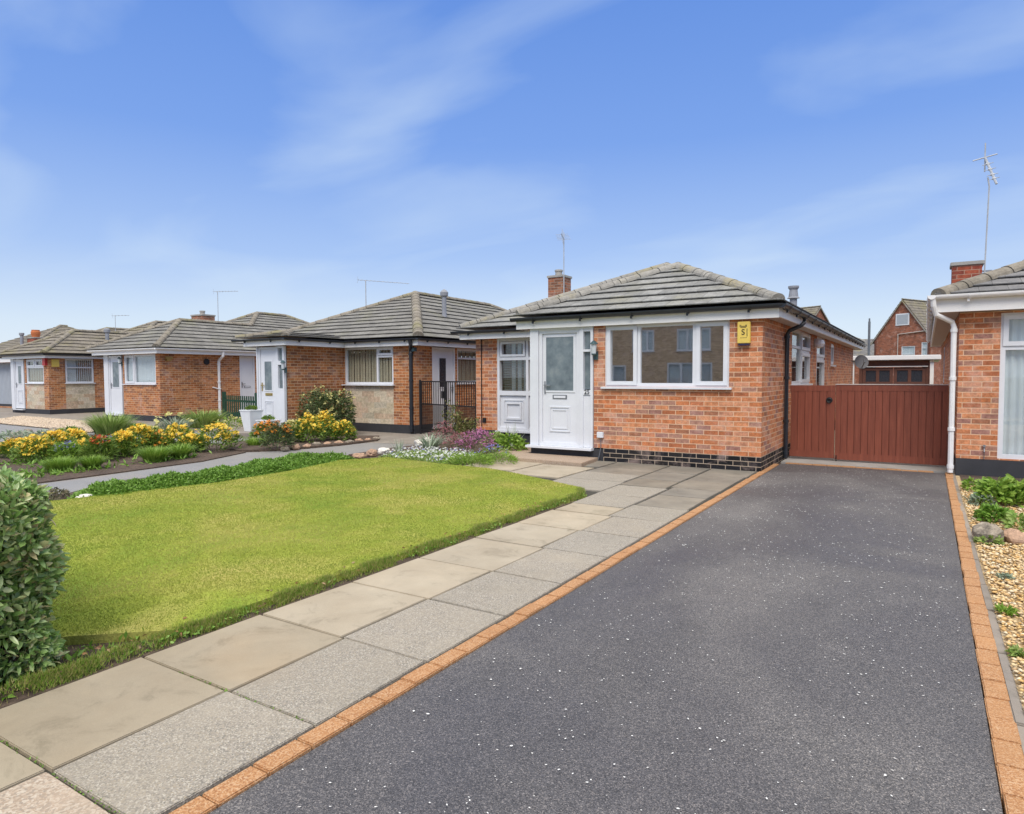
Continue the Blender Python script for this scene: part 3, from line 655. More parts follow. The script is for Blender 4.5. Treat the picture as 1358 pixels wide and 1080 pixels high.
mb = MB(); mb.box(-2.02, .40, 11.72, 12.75, -.05, .016); tag(mb.build('gate_threshold', 'concrete', bevel=.006), kind='structure')
sheet('paving', [(-2.0,12.8),(.3,12.8),(.3,27),(-2.0,27)], .0, 'slab_tan')
# grey kerb stones right of the edging
mb = MB(); y = -3.4
while y < 11.3:
    L = rr.uniform(.55, .95); mb.box(.339+rr.uniform(0,.003), .385+rr.uniform(-.004,.004), y, y+L-.012, -.06, .012+rr.uniform(-.006,.006)); y += L
tag(mb.build('kerb', 'paving_brown', bevel=.006), kind='structure')
# paving slabs beside the drive
S1, S2, S3 = MB(), MB(), MB()
J = [-3.36,-2.6,-1.85,-1.1,-.35,.40,1.13,1.86,2.58,3.33,4.06,4.84,5.56,6.30]
def slabq(mb, x0, x1, y0, y1, z=.012, g=.007):
    j = [rr.uniform(-.004, .004) for _ in range(6)]; tz = [z+rr.uniform(-.003, .003) for _ in range(4)]
    P = [(x0+g+j[0], y0+g+j[1]), (x1-g+j[2], y0+g+j[3]), (x1-g+j[4], y1-g+j[5]), (x0+g+j[1], y1-g+j[2])]
    mb.hexa([(*p, -.05) for p in P]+[(*p, t) for p, t in zip(P, tz)])
for i in range(len(J)-1):
    xm = -2.70+.02*math.sin(i*2.1)
    if J[i] < 1.0:
        slabq(S3, -3.40, xm, J[i], J[i+1]) if i != 5 else slabq(S1, -3.40, xm, J[i], J[i+1])
        slabq(S3, xm, -2.112, J[i], J[i+1])
    else:
        slabq(S1, -3.40, xm, J[i], J[i+1]); slabq(S2, xm, -2.112, J[i], J[i+1], .013)
slabq(S1, -3.55, -3.42, .40, 1.12)
# area in front of the house
slabq(S1, -3.38, -2.75, 6.30, 6.75); slabq(S2, -2.75, -2.112, 6.30, 7.0)
slabq(S2, -3.40, -2.75, 6.75, 7.45); slabq(S2, -4.35, -3.42, 7.62, 8.4); slabq(S2, -3.42, -2.75, 7.45, 8.2)
slabq(S1, -5.3, -4.37, 8.3, 9.5); slabq(S2, -4.35, -3.45, 8.4, 9.1); slabq(S1, -6.3, -5.32, 8.55, 9.6)
tag(S1.build('path', 'slab_tan', bevel=.004), kind='structure'); tag(S2.build('path', 'slab_aggregate', bevel=.004), kind='structure'); tag(S3.build('path', 'slab_pink', bevel=.006), kind='structure')
D = MB()
for (a, b_, c, d) in [(-3.43,-2.80,8.22,8.85),(-2.73,-2.14,7.0,7.75),(-2.73,-2.14,7.75,8.35),(-2.78,-2.14,8.35,9.0),(-3.43,-2.80,8.85,9.6),(-2.78,-2.14,9.0,9.7),(-4.33,-3.45,9.1,9.7),(-3.43,-2.80,9.6,10.35),(-2.78,-2.12,9.7,10.36),(-4.33,-3.45,9.7,10.36),(-4.95,-4.35,9.62,10.36)]:
    slabq(D, a, b_, c, d, .010)
tag(D.build('path', 'slab_dark', bevel=.004), kind='structure')
sheet('joint_bed', [(-3.42,-3.4),(-2.11,-3.4),(-2.09,10.37),(-4.96,10.37),(-6.4,9.6),(-6.3,8.5),(-4.3,7.6),(-3.42,6.6)], -.006, 'joint', drop=.06)
sheet('lawn_verge', [(-3.57,1.2),(-3.405,1.2),(-3.405,6.9),(-3.57,6.9)], .004, 'soil', drop=.05)
# lawn
lawn = [(-3.50,2.1),(-3.48,7.22),(-3.62,7.50),(-4.1,7.72),(-4.95,8.12),(-5.6,8.36),(-6.6,8.42),(-7.9,8.62),(-8.3,7.9),(-8.0,6.6),(-7.95,5.4),(-8.25,4.2),(-8.45,3.4),(-8.2,1.0),(-7.8,-.6),(-4.9,-.6),(-4.6,.9),(-3.9,1.75)]
sheet('lawn', lawn, .055, 'lawn', drop=.11)
sheet('bare_soil', [(-3.41,.4),(-3.41,2.15),(-3.52,2.12),(-3.93,1.74),(-4.7,.8),(-4.9,-.5),(-3.41,-.5)], .006, 'soil')
# ---- grass on the lawn
def inpoly(x, y, poly):
    n = len(poly); c = np.zeros(len(x), bool); j = n-1
    for i in range(n):
        xi, yi = poly[i]; xj, yj = poly[j]
        c ^= ((yi > y) != (yj > y)) & (x < (xj-xi)*(y-yi)/((yj-yi) or 1e-9)+xi); j = i
    return c
def scatter(poly, n, dens=None):
    xs = [p[0] for p in poly]; ys = [p[1] for p in poly]; out = np.zeros((0, 2))
    while len(out) < n:
        x = rng.uniform(min(xs), max(xs), n*2); y = rng.uniform(min(ys), max(ys), n*2); k = inpoly(x, y, poly)
        if dens is not None: k &= rng.random(n*2) < dens(x, y)
        out = np.vstack([out, np.stack([x[k], y[k]], 1)])
    return out[:n]
def grass(name, P, z, L, W, matn, lean=.5, **kw):
    n = len(P); a = rng.uniform(0, 2*np.pi, n); l = np.broadcast_to(L, n)*rng.uniform(.5, 1.3, n); t = rng.uniform(0, lean, n)
    d = np.stack([np.cos(a)*t, np.sin(a)*t, np.ones(n)], 1); d = unit(d); b = rng.uniform(0, 2*np.pi, n)
    s = np.stack([np.cos(b), np.sin(b), np.zeros(n)], 1)*np.broadcast_to(W, n)[:, None]*.5
    B = np.stack([P[:, 0], P[:, 1], np.broadcast_to(z, n)], 1)
    V = np.stack([B-s, B+s, B+d*l[:, None]], 1).reshape(-1, 3); T = np.arange(3*n).reshape(-1, 3)
    return tag(npmesh(name, V, T, matn), **kw)
gp = scatter(lawn, 340000, lambda x, y: np.where((np.hypot(x+3.6, y-2.35)+.18*np.sin(x*19)*np.cos(y*13) < .38), .45, 1.)*np.clip(3.2/np.maximum(np.hypot(x, y)-.6, 1.)**1.15, .12, 1))
dist = np.hypot(gp[:, 0], gp[:, 1])
grass('grass', gp, .054, .009+.0005*dist, .0026+.0007*dist, 'grass_blade', .95, kind='stuff')
# rough uncut edge along the slabs
n = 60000; y = rng.uniform(1.15, 7.5, n); x = -3.475+rng.normal(0, .026, n)+.018*np.sin(y*4.3)*np.sin(y*1.7)+.012*np.sin(y*17); k = (x < -3.412) & (rng.random(n) < .55+.45*np.sin(y*9+np.sin(y*23))); x[y > 7.2] -= (y[y > 7.2]-7.2)*.6
eb = np.stack([x[k], y[k]], 1); ez = np.clip((-3.43-eb[:, 0])*.9, -.005, .05)
grass('grass_edge', eb, ez, .024+.012*(rng.random(len(eb)) < .15), .0045, 'grass_edge', 1.1, kind='stuff')
n = 1800; y = rng.uniform(1.1, 3.0, n); x = rng.normal(-3.65, .09, n); k = x < -3.45; grass('grass_edge', np.stack([x[k], y[k]], 1), .01, .035, .005, 'grass_edge', 1.2, kind='stuff')
n = 900; P = np.column_stack([-3.46+rng.normal(0, .03, n), rng.uniform(1.3, 7.2, n), .015+.03*rng.random(n)]); P = P[(np.sin(P[:, 1]*6.3)+np.sin(P[:, 1]*2.9+1) > .2) & (P[:, 0] < -3.40)]
V, T = rleaves(P, rng.normal(size=(len(P), 3))*[1, 1, .4]+[0, 0, .5], .024, .014); tag(npmesh('weeds', V, T, 'cover_leaf'), kind='stuff')
# fallen brown leaves along the edge
n = 150; P = np.stack([rng.normal(-3.53, .06, n), rng.uniform(1.2, 6.5, n), rng.uniform(.03, .07, n)], 1); P = P[P[:, 0] < -3.44]
V, T = leaves(P, rng.normal(size=(len(P), 3))*[1, 1, .2], .032, .014); tag(npmesh('fallen_leaves', V, T, 'dead_leaf'), kind='stuff')
# small pale flakes lying on the drive and slabs
n = 1100; P = np.stack([rng.uniform(-1.95, .22, n), 1.2+10.2*rng.random(n)**.9, np.full(n, .004)], 1)
P2 = P[rng.integers(0, n, 700)]+rng.normal(size=(700, 3))*[.22, .35, 0]; P2 = P2[(P2[:, 0] > -1.95) & (P2[:, 0] < .22) & (P2[:, 1] > 1)]; P = np.vstack([P, P2])
n = len(P); a = rng.uniform(0, 6.28, n); r_ = rng.uniform(.0022, .0058, n)*np.where(rng.random(n) < .06, 1.6, 1)*np.where(P[:, 1] > 5, 1.35, 1)
V = []; K = 6
for k in range(K):
    t = a+2*np.pi*k/K; q = r_*rng.uniform(.6, 1.15, n)*(1.3 if k % 3 == 0 else .75); V.append(P+np.stack([np.cos(t)*q, np.sin(t)*q, np.full(n, .0022)], 1))
V = np.stack(V+[P+[0, 0, .004]], 1).reshape(-1, 3); T = (np.array([[k, (k+1) % K, K] for k in range(K)])[None]+(np.arange(n)*7)[:, None, None]).reshape(-1, 3)
tag(npmesh('fallen_petals', V, T, 'flake_white'), kind='stuff')
# ---- left neighbours' ground
sheet('driveway', [(-60,-3.4),(-9.3,-3.4),(-9.3,3.8),(-10.1,5.3),(-9.55,8.4),(-9.0,12.58),(-9.0,30),(-60,30)], ZL, 'drive_grey', drop=.05)
sheet('paving', [(-40,11.2),(-14.0,11.2),(-11.9,11.0),(-9.1,11.6),(-9.1,20),(-40,20)], ZL+.004, 'paving_brown')
# ================================================================== HOUSE BUILDERS
LW = [(0, 1, 0, 1, False)]
NUM = 'detached brick bungalow '
# ---------------------------------------------------------------- the main house
h = thing('bungalow', 'orange brick bungalow with white door numbered 25 and triple window beside the drive', 'bungalow', (-4.5, 10.4, 0))
fB = front(0, 10.39); rB = right(-2.07, 0); rec = front(0, 12.6)
W1 = (-4.60, -2.55, 1.265, 2.30)
mb = MB(); wall(mb, fB, -4.80, -2.07, .225, 2.33, [W1])
SW = [(12.95, 15.25, 1.05, 2.31), (16.15, 17.6, .9, 2.31), (18.75, 19.4, 1.70, 2.25)]
wall(mb, rB, 10.61, 24.6, .225, 2.33, SW)
wall(mb, rec, -8.78, -8.20, .225, 2.30); wall(mb, left(-6.04, 0), 10.45, 12.6, .225, 2.3); wall(mb, left(-8.78, 0), 12.82, 24.6, .225, 2.33)
wall(mb, front(0, 24.6), -8.78, -2.07, .225, 2.33)
mb.build('wall', 'brick_orange', h, merge=False)
mb = MB(); wall(mb, fB, -4.62, -2.07, -.02, .224, th=.2); wall(mb, rB, 10.59, 24.6, -.02, .224, th=.2); mb.build('plinth', 'black_brick', h, merge=False)
mb = MB(); wall(mb, fB, -6.04, -4.625, -.05, .205, th=.2); wall(mb, rec, -8.78, -6.05, -.1, .222, th=.2); wall(mb, left(-8.78, 0), 12.8, 24.6, -.1, .224, th=.2); mb.build('plinth', 'plinth_black', h, merge=False)
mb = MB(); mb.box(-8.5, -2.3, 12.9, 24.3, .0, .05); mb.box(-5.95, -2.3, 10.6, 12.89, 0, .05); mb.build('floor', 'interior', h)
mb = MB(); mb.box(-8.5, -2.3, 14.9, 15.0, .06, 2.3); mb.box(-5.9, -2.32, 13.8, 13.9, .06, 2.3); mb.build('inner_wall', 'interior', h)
# triple window
window(h, fB, *W1, [(0, .29, 0, 1, True), (.29, .735, 0, 1, False), (.735, 1, 0, 1, True)], gl='glass_strong', blind='venetian', sd=.07)
# porch door set, flush with the front
dz0, dz1 = .215, 2.255
mb = MB(); mb.ob(fB, -6.04, -5.875, -.12, .03, dz0, dz1+.04); mb.ob(fB, -5.875, -4.81, -.12, .03, dz1, dz1+.04)
mb.ob(fB, -5.06, -4.99, -.12, .028, dz0, dz1); mb.ob(fB, -4.855, -4.81, -.12, .028, dz0, dz1)
mb.ob(fB, -4.99, -4.855, -.1, .02, dz0+.91, dz0+.99); mb.ob(fB, -4.99, -4.855, -.1, .02, 1.86, 1.90); mb.ob(fB, -4.99, -4.855, -.1, .02, dz1-.05, dz1); mb.ob(fB, -4.99, -4.855, -.08, .0, dz0, dz0+.90)
mb.build('door_frame', 'white_upvc', h)
d = door(h, fB, -5.87, -5.065, dz0, dz1, pane=(-5.74, -5.2, 1.19, 2.13), lbox=True, lab='white front door with frosted glass upper pane')
g = MB(); g.ob(fB, -4.985, -4.86, -.05, -.04, dz0+1.0, 1.86); g.ob(fB, -4.985, -4.86, -.05, -.04, 1.905, dz1-.055); g.build('side_pane', 'frosted_glass', d)
text(d, '25', .105, (-4.922, 10.39-.0235, dz0+.955), (PI/2, 0, 0), 'black_ink', 'house_number')
mb = MB(); mb.ob(fB, -6.10, -4.80, -.1, .11, dz0-.045, dz0-.003); mb.build('door_sill', 'white_upvc', h, bevel=.004)
# recessed white panelled screen with two windows above
mb = MB(); mb.ob(rec, -8.20, -6.10, -.12, -.05, .225, 1.07)
for a in (-8.20, -7.45, -6.75, -6.16): mb.ob(rec, a, a+.06, -.11, .0, .225, 2.3)
for z0, z1 in ((.225, .30), (1.02, 1.12), (1.80, 1.87), (2.22, 2.3)): mb.ob(rec, -8.14, -6.16, -.105, -.005, z0, z1)
for a0, a1 in ((-8.05, -7.53), (-7.30, -6.83)):
    for e in (0, .055, .075): frame_rect(mb, rec, a0+e, a1-e, .42+e, .92-e, .022, -.05, -.03+e*.15)
frame_rect(mb, rec, -8.12, -7.47, 1.88, 2.21, .05, -.07, .012)
f = mb.build('panelled_screen', 'white_upvc', h)
g = MB(); g.ob(rec, -8.12, -6.2, -.075, -.07, 1.12, 1.8); g.ob(rec, -8.12, -6.2, -.075, -.0705, 1.87, 2.22); g.build('pane', 'glass', f)
b_ = MB()
for k in range(17): b_.ob(rec, -8.1, -6.2, -.17, -.145, 1.14+k*.038, 1.147+k*.038)
b_.build('blind', 'blind_cream', f)
b_ = MB()
for k in range(6): b_.ob(rec, -7.95+.16*k, -7.86+.16*k, -.24, -.22, 1.1, 2.25)
b_.build('curtain', 'net_curtain', f)
mb = MB(); mb.ob(rec, -8.24, -6.05, -.1, .05, .19, .222); mb.build('screen_sill', 'white_upvc', h, bevel=.004)
# side windows
window(h, rB, SW[0][0], SW[0][1], 1.27, 2.31, [(0, .48, .68, 1, False), (0, .48, 0, .68, False), (.5, 1, .62, 1, True), (.5, 1, 0, .62, True)], blind=None, sd=.05)
mb = MB(); mb.ob(rB, 13.05, 14.1, -.2, -.18, 1.3, 2.3); mb.build('curtain', 'curtain_green', h)
window(h, rB, SW[1][0], SW[1][1], .9, 2.31, [(0, 1, .66, 1, True), (0, 1, 0, .66, True)], sill=False, blind='venetian')
window(h, rB, SW[2][0], SW[2][1], 1.70, 2.25, [(0, 1, 0, 1, True)], gl='frosted_glass')
wall(mb2 := MB(), rB, SW[0][0], SW[0][1], 1.05, 1.23); mb2.build('wall', 'brick_orange', h, merge=False)
# fascia, soffit, gutters
mb = MB(); mb.box(-6.29, -1.83, 10.30, 10.33, 2.285, 2.475); mb.box(-6.29, -6.26, 10.331, 12.3, 2.285, 2.475); mb.box(-1.86, -1.83, 10.331, 25.55, 2.30, 2.475)
mb.box(-9.02, -6.292, 12.30, 12.33, 2.275, 2.46); mb.box(-9.02, -8.99, 12.331, 25.55, 2.275, 2.46); mb.box(-9.0, -1.86, 25.52, 25.55, 2.3, 2.47)
mb.build('fascia', 'white_fascia', h)
mb = MB(); mb.box(-2.06, -1.862, 10.335, 25.5, 2.308, 2.326); mb.box(-6.255, -6.05, 10.335, 12.3, 2.31, 2.326); mb.box(-9.0, -6.3, 12.335, 12.59, 2.302, 2.32); mb.build('soffit', 'soffit', h)
gutter(h, [(-6.36, 10.245, 2.475), (-1.77, 10.245, 2.475)], 'gutter_black', .058)
gutter(h, [(-1.77, 10.20, 2.475), (-1.77, 25.7, 2.46)], 'gutter_black', .058)
gutter(h, [(-9.2, 12.24, 2.455), (-6.36, 12.24, 2.455)], 'gutter_black', .055)
lroof(h, -1.79, -6.31, -9.08, 10.24, 12.28, 25.62, 2.49, .438, 'tile_grey', 'cap_tile')
downpipe(h, [(-1.77, 12.2, 2.42), (-1.77, 12.2, 2.33), (-1.80, 12.18, 2.29), (-1.99, 12.15, 2.20), (-2.02, 12.15, 2.14), (-2.02, 12.15, .03)], 'gutter_black', .037)
chimney(h, -9.30, 17.7, .50, .50, 2.6, 4.33, 'brick_chimney', 'pot')
aerial(h, (-8.98, 17.36, 3.8), (-8.98, 17.36, 5.40), .42, R(-75), 5, .2, .25, .016, True)
# boiler flue behind the eave
mb = MB(); mb.lathe((-2.45, 15.4, 2.75), [(.075, 0), (.075, .33), (.13, .34), (.10, .37), (.08, .52), (.11, .56), (.11, .60)], 14); mb.build('flue', 'flue_grey', h)
# alarm box with its mark
ab = alarm(h, fB, -2.42, -2.235, 1.925, 2.25)
text(ab, 'S', .12, (-2.335, 10.39-.0715, 2.09), (PI/2, 0, 0), 'black_ink', 'lettering')
mb = MB()
for k in range(8): mb.ob(fB, -2.385+.0135*k, -2.377+.0135*k, .0705, .0725, 2.155+(.012 if k in (0, 7) else 0), 2.185+(.016 if k in (0, 1, 6, 7) else 0))
for z in (2.135, 2.115, 2.095, 2.075, 2.055, 2.035): mb.ob(fB, -2.285, -2.272, .0705, .0725, z-.006, z+.006)
for k in range(5): mb.ob(fB, -2.375+.02*k, -2.363+.02*k, .0705, .0725, 2.005, 2.012)
mb.build('lettering', 'black_ink', ab)
wall_lamp(h, fB, -4.755, 1.92)
# outside socket box and cable
mb = MB(); mb.ob(fB, -4.72, -4.61, .001, .06, .40, .50); o = mb.build('socket_box', 'white_upvc', h, bevel=.006)
mb = MB(); mb.tube([(-4.66, 10.36, .40), (-4.65, 10.35, .25), (-4.67, 10.34, .12), (-4.70, 10.33, .0)], .007, 6); mb.build('cable', 'lead', o)
mb = MB(); mb.ob(rec, -8.58, -8.50, .001, .04, .40, .50); mb.build('vent_cover', 'iron_black', h, bevel=.006)
mb = MB(); mb.tube([(-8.62, 12.585, .3), (-8.62, 12.585, 2.3)], .012, 6); mb.build('cable', 'iron_black', h)
# side lamp and satellite dish
mb = MB(); mb.lathe((-1.98, 15.75, 2.02), [(.0, 0), (.09, .03), (.12, .10), (.09, .18), (0, .2)], 12); mb.tube([(-2.07, 15.75, 2.2), (-1.98, 15.75, 2.2)], .03, 8); mb.build('wall_lamp', 'white_upvc', h)
mb = MB(); c = Vector((-1.78, 24.2, 1.86)); nd = Vector((.35, -.9, .22)).normalized(); sx = nd.cross(Vector((0, 0, 1))).normalized(); sz = sx.cross(nd); rings = []
for r_ in (0.001, .08, .15, .21): rings.append([c+(sx*math.cos(t)*r_+sz*math.sin(t)*r_*1.08)+nd*(r_*r_*.55) for t in [2*PI*k/20 for k in range(20)]])
for i in range(3):
    for k in range(20): mb.face([rings[i][k], rings[i][(k+1) % 20], rings[i+1][(k+1) % 20], rings[i+1][k]])
mb.tube([c-sz*.19+nd*.03, c+nd*.3-sz*.08], .014, 6); mb.tube([c+nd*.3-sz*.10, c+nd*.28-sz*.0], .03, 8); mb.tube([c, c-nd*.1, Vector((-2.07, 24.2, 1.9))], .02, 6)
o = mb.build('satellite_dish', 'dish_grey', h)
# ---------------------------------------------------------------- right neighbour
h = thing('bungalow', 'brick bungalow at the right edge with white gutter and tall net curtained window', 'bungalow', (1.5, 11.5, 0))
fC = front(0, 11.5); lC = left(.39, 0)
mb = MB(); W2 = (.87, 3.1, .27, 2.30); wall(mb, fC, .39, 7.0, .25, 2.33, [W2]); wall(mb, lC, 11.72, 24.6, .25, 2.33, [(20.2, 21.4, 1.2, 2.2)]); wall(mb, right(7.0, 0), 11.72, 24.6, .25, 2.33); wall(mb, front(0, 24.6), .39, 7.0, .25, 2.33)
mb.build('wall', 'brick_orange', h, merge=False)
mb = MB(); wall(mb, fC, .388, 7.0, -.1, .249, th=.2); wall(mb, lC, 11.70, 24.6, -.1, .249, th=.2); mb.build('plinth', 'plinth_black', h, merge=False)
window(h, fC, *W2, [(0, .42, .76, 1, True), (0, .42, 0, .76, False), (.42, 1, 0, 1, False)], sill=False, blind='net')
window(h, lC, 20.2, 21.4, 1.2, 2.2, [(0, 1, 0, 1, True)])
mb = MB(); mb.box(.6, 6.8, 13.5, 13.6, 0, 2.3); mb.build('inner_wall', 'interior', h)
mb = MB(); mb.box(.10, 7.3, 11.27, 11.30, 2.33, 2.51); mb.box(.10, .13, 11.301, 25, 2.33, 2.51); mb.box(7.27, 7.3, 11.301, 25, 2.33, 2.51); mb.build('fascia', 'white_fascia', h)
mb = MB(); mb.box(.13, .385, 11.30, 25, 2.335, 2.35); mb.box(.386, 7.2, 11.302, 11.49, 2.335, 2.35); mb.build('soffit', 'soffit', h)
gutter(h, [(.03, 11.21, 2.56), (7.4, 11.21, 2.56)], 'gutter_white', .055); gutter(h, [(.045, 11.155, 2.56), (.045, 25.1, 2.54)], 'gutter_white', .055)
mb = MB(); x0, x1, y0, y1, ze, p = .10, 7.36, 11.24, 25.1, 2.54, .42; hh = (x1-x0)/2; zt = ze+p*hh; xm = (x0+x1)/2
tile_plane(mb, (x0, y0, ze), (x1, y0, ze), (xm, y0+hh, zt), (xm, y0+hh, zt)); tile_plane(mb, (x0, y0, ze), (x0, y1, ze), (xm, y0+hh, zt), (xm, y1-hh, zt)); tile_plane(mb, (x1, y0, ze), (x1, y1, ze), (xm, y0+hh, zt), (xm, y1-hh, zt)); tile_plane(mb, (x0, y1, ze), (x1, y1, ze), (xm, y1-hh, zt), (xm, y1-hh, zt))
rf = mb.build('roof', 'tile_dark', h, merge=False); capline(rf, 'cap_brown', ((x0+.03, y0+.03, ze), (xm, y0+hh, zt), .13), ((xm, y0+hh, zt), (xm, y1-hh, zt), .13))
downpipe(h, [(.06, 11.2, 2.52), (.07, 11.22, 2.42), (.10, 11.27, 2.30), (.30, 11.45, 2.20), (.325, 11.455, 2.12), (.325, 11.46, .04)], 'gutter_white', .036)
chimney(h, .60, 15.2, .46, .46, 2.7, 3.46, 'brick_stack_red')
mb = MB(); mb.box(.80, .98, 15.0, 15.03, 3.32, 3.35); mb.build('aerial_bracket', 'metal_grey', h)
mb = MB(); a_, b_ = Vector((.86, 15.0, 3.0)), Vector((.90, 15.0, 4.86)); mb.tube([a_, b_], .014, 6)
d_ = Vector((.35, -.55, -.45)).normalized(); p0 = b_+Vector((-.07, .1, .55)); p1 = b_+Vector((.10, -.1, 0)); mb.tube([p0, p1], .02, 6); s_ = Vector((1, .3, .25)).normalized(); u_ = Vector((0, 0, 1)); mb.tube([b_, b_.lerp(p0, .3)], .014, 5)
for e in ((s_, .2), (u_, .26)): mb.tube([p0-e[0]*e[1], p0+e[0]*e[1]], .012, 5)
for t in (.25, .45, .65, .8): q = p0.lerp(p1, t); mb.tube([q-s_*.09, q+s_*.09], .006, 4); mb.tube([q-Vector((.03, 0, 0)), q+Vector((.03, 0, 0))], .022, 6)
mb.build('aerial', 'aerial_grey', h)
mb = MB(); mb.tube([(.72, 11.49, .42), (.72, 11.47, .36), (.72, 11.485, .26)], .008, 6); mb.tube([(.72, 11.49, .44), (.72, 11.46, .44)], .018, 8); mb.build('outside_tap', 'metal_grey', h)
# ---------------------------------------------------------------- first house to the left (brown brick, stone panel)
h = thing('bungalow', 'brown brick bungalow with pale stone panel, beige blinds and porch with two planters', 'bungalow', (-14, 13.5, ZL))
z0, zt = ZL, 2.26; fD = front(0, 13.53); rD = right(-11.40, 0); pD = front(0, 11.5); qD = right(-14.0, 0)
mb = MB(); W3 = (-13.93, -12.12, 1.235, 2.255)
wall(mb, fD, -12.12, -11.40, z0+.235, zt); wall(mb, fD, -14.2, -13.93, z0+.235, zt); 
DD = (14.28, 15.32, .05, zt); W4 = (15.42, 17.2, 1.25, zt-.02)
wall(mb, rD, 13.75, 24.5, z0+.235, zt, [DD, W4]); wall(mb, qD, 11.56, 13.53, z0+.235, zt); wall(mb, left(-17.7, 0), 13.75, 24.5, z0+.235, zt); wall(mb, front(0, 24.5), -17.7, -11.4, z0+.235, zt)
wall(mb, fD, -17.7, -15.31, z0+.235, zt); wall(mb, left(-15.08, 0), 11.56, 13.5, z0+.235, zt)
mb.build('wall', 'brick_brown', h, merge=False)
mb = MB(); wall(mb, fD, -13.93, -12.12, z0+.235, 1.20, th=.18); mb.build('stone_panel', 'stone_cladding', h, merge=False)
mb = MB(); wall(mb, fD, -17.7, -11.398, z0-.03, z0+.233, th=.2); wall(mb, rD, 13.73, 24.5, z0-.03, z0+.233, [(14.28, 15.32, .0, 1)], th=.2); wall(mb, qD, 11.5, 13.5, z0-.03, z0+.233, th=.15); wall(mb, pD, -15.08, -14.0, z0-.03, z0+.20, th=.15); mb.build('plinth', 'plinth_black', h, merge=False)
window(h, fD, *W3, [(0, .67, 0, 1, False), (.67, 1, .74, 1, True), (.67, 1, 0, .74, False)], blind='vertical', sd=.1, label='wide window with beige vertical blinds above the stone panel')
window(h, rD, *W4, [(0, 1, .72, 1, False), (0, 1, 0, .72, False)], blind='vertical')
door(h, rD, DD[0], DD[1], .06, zt-.02, pane=(14.62, 14.92, 1.15, 1.95), pm='dark_glass', handle_side=1, lbox=False, panels=False, lab='white side door with narrow leaded glass')
door(h, pD, -15.02, -14.28, .16, zt-.03, pane=(-14.80, -14.52, 1.10, 1.85), handle_side=0, lab='white porch door with brass letterbox', goldh=True, panels=True)
mb = MB(); mb.ob(pD, -15.08, -15.025, -.1, .02, .16, zt); mb.ob(pD, -14.28, -14.0, -.08, .015, .16, 1.1); frame_rect(mb, pD, -14.28, -14.0, 1.1, zt-.45, .05, -.08, .016); frame_rect(mb, pD, -14.28, -14.0, zt-.45, zt-.02, .05, -.08, .016); f = mb.build('door_frame', 'white_upvc', h)
g = MB(); g.ob(pD, -14.25, -14.03, -.05, -.04, 1.12, zt-.05); g.build('side_pane', 'frosted_glass', f)
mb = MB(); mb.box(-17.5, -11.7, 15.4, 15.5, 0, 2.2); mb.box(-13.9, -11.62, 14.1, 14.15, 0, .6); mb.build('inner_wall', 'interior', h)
mb = MB(); fz0, fz1 = zt-.01, zt+.15
mb.box(-13.72, -11.10, 13.32, 13.35, fz0, fz1); mb.box(-11.13, -11.10, 13.351, 24.8, fz0, fz1); mb.box(-13.75, -13.72, 11.32, 13.35, fz0, fz1); mb.box(-15.38, -13.751, 11.32, 11.35, fz0, fz1); mb.box(-15.38, -15.35, 11.351, 13.3, fz0, fz1); mb.build('fascia', 'white_fascia', h)
mb = MB(); mb.box(-11.39, -11.132, 13.36, 24.8, zt+.001, zt+.018); mb.box(-13.99, -13.752, 11.36, 13.4, zt+.001, zt+.018); mb.box(-13.7, -11.14, 13.352, 13.52, zt+.001, zt+.018); mb.build('soffit', 'white_fascia', h)
ge = zt+.165
gutter(h, [(-13.68, 13.26, ge), (-11.04, 13.26, ge)], 'gutter_black', .05); gutter(h, [(-11.04, 13.21, ge), (-11.04, 24.8, ge)], 'gutter_black', .05); gutter(h, [(-13.68, 11.21, ge), (-13.68, 13.30, ge)], 'gutter_black', .05); gutter(h, [(-15.75, 11.26, ge), (-13.68, 11.26, ge)], 'gutter_black', .05)
mb = MB(); xr, xl, yf, yb, ze, p = -11.06, -17.76, 13.3, 25.4, 2.44, .51; hm = (xr-xl)/2; xm = (xr+xl)/2; zr = ze+p*hm; ya, ybk = yf+hm+.55, 21.6
tile_plane(mb, (xl, yf, ze), (xr, yf, ze), (xm, ya, zr), (xm, ya, zr)); tile_plane(mb, (xr, yf, ze), (xr, yb, ze), (xm, ya, zr), (xm, ybk, zr)); tile_plane(mb, (xl, yf, ze), (xl, yb, ze), (xm, ya, zr), (xm, ybk, zr)); tile_plane(mb, (xl, yb, ze), (xr, yb, ze), (xm, ybk, zr), (xm, ybk, zr))
# porch roof
px0, px1, py0 = -15.75, -13.70, 11.28; ph = (px1-px0)/2; pz = ze+.20*ph
tile_plane(mb, (px0, py0, ze), (px1, py0, ze), ((px0+px1)/2, py0+ph, pz), ((px0+px1)/2, py0+ph, pz)); tile_plane(mb, (px1, py0, ze), (px1, 14.9, ze), ((px0+px1)/2, py0+ph, pz), ((px0+px1)/2, 14.9, pz)); tile_plane(mb, (px0, py0, ze), (px0, 14.9, ze), ((px0+px1)/2, py0+ph, pz), ((px0+px1)/2, 14.9, pz))
rf = mb.build('roof', 'tile_pale', h, merge=False)
capline(rf, 'cap_brown', ((xr-.05, yf+.06, ze+.03), (xm, ya, zr), .14), ((xl, yf, ze), (xm, ya, zr)), ((xm, ya, zr), (xm, ybk, zr)), ((xr, yb, ze), (xm, ybk, zr)), ((px1-.05, py0+.05, ze+.02), ((px0+px1)/2, py0+ph, pz), .1), ((px0+.05, py0+.05, ze+.02), ((px0+px1)/2, py0+ph, pz), .1))
k = MB(); k.box(xl+.3, xr-.3, yf+.3, yb-.3, ze-.1, ze-.06); k.build('ceiling', 'interior', h)
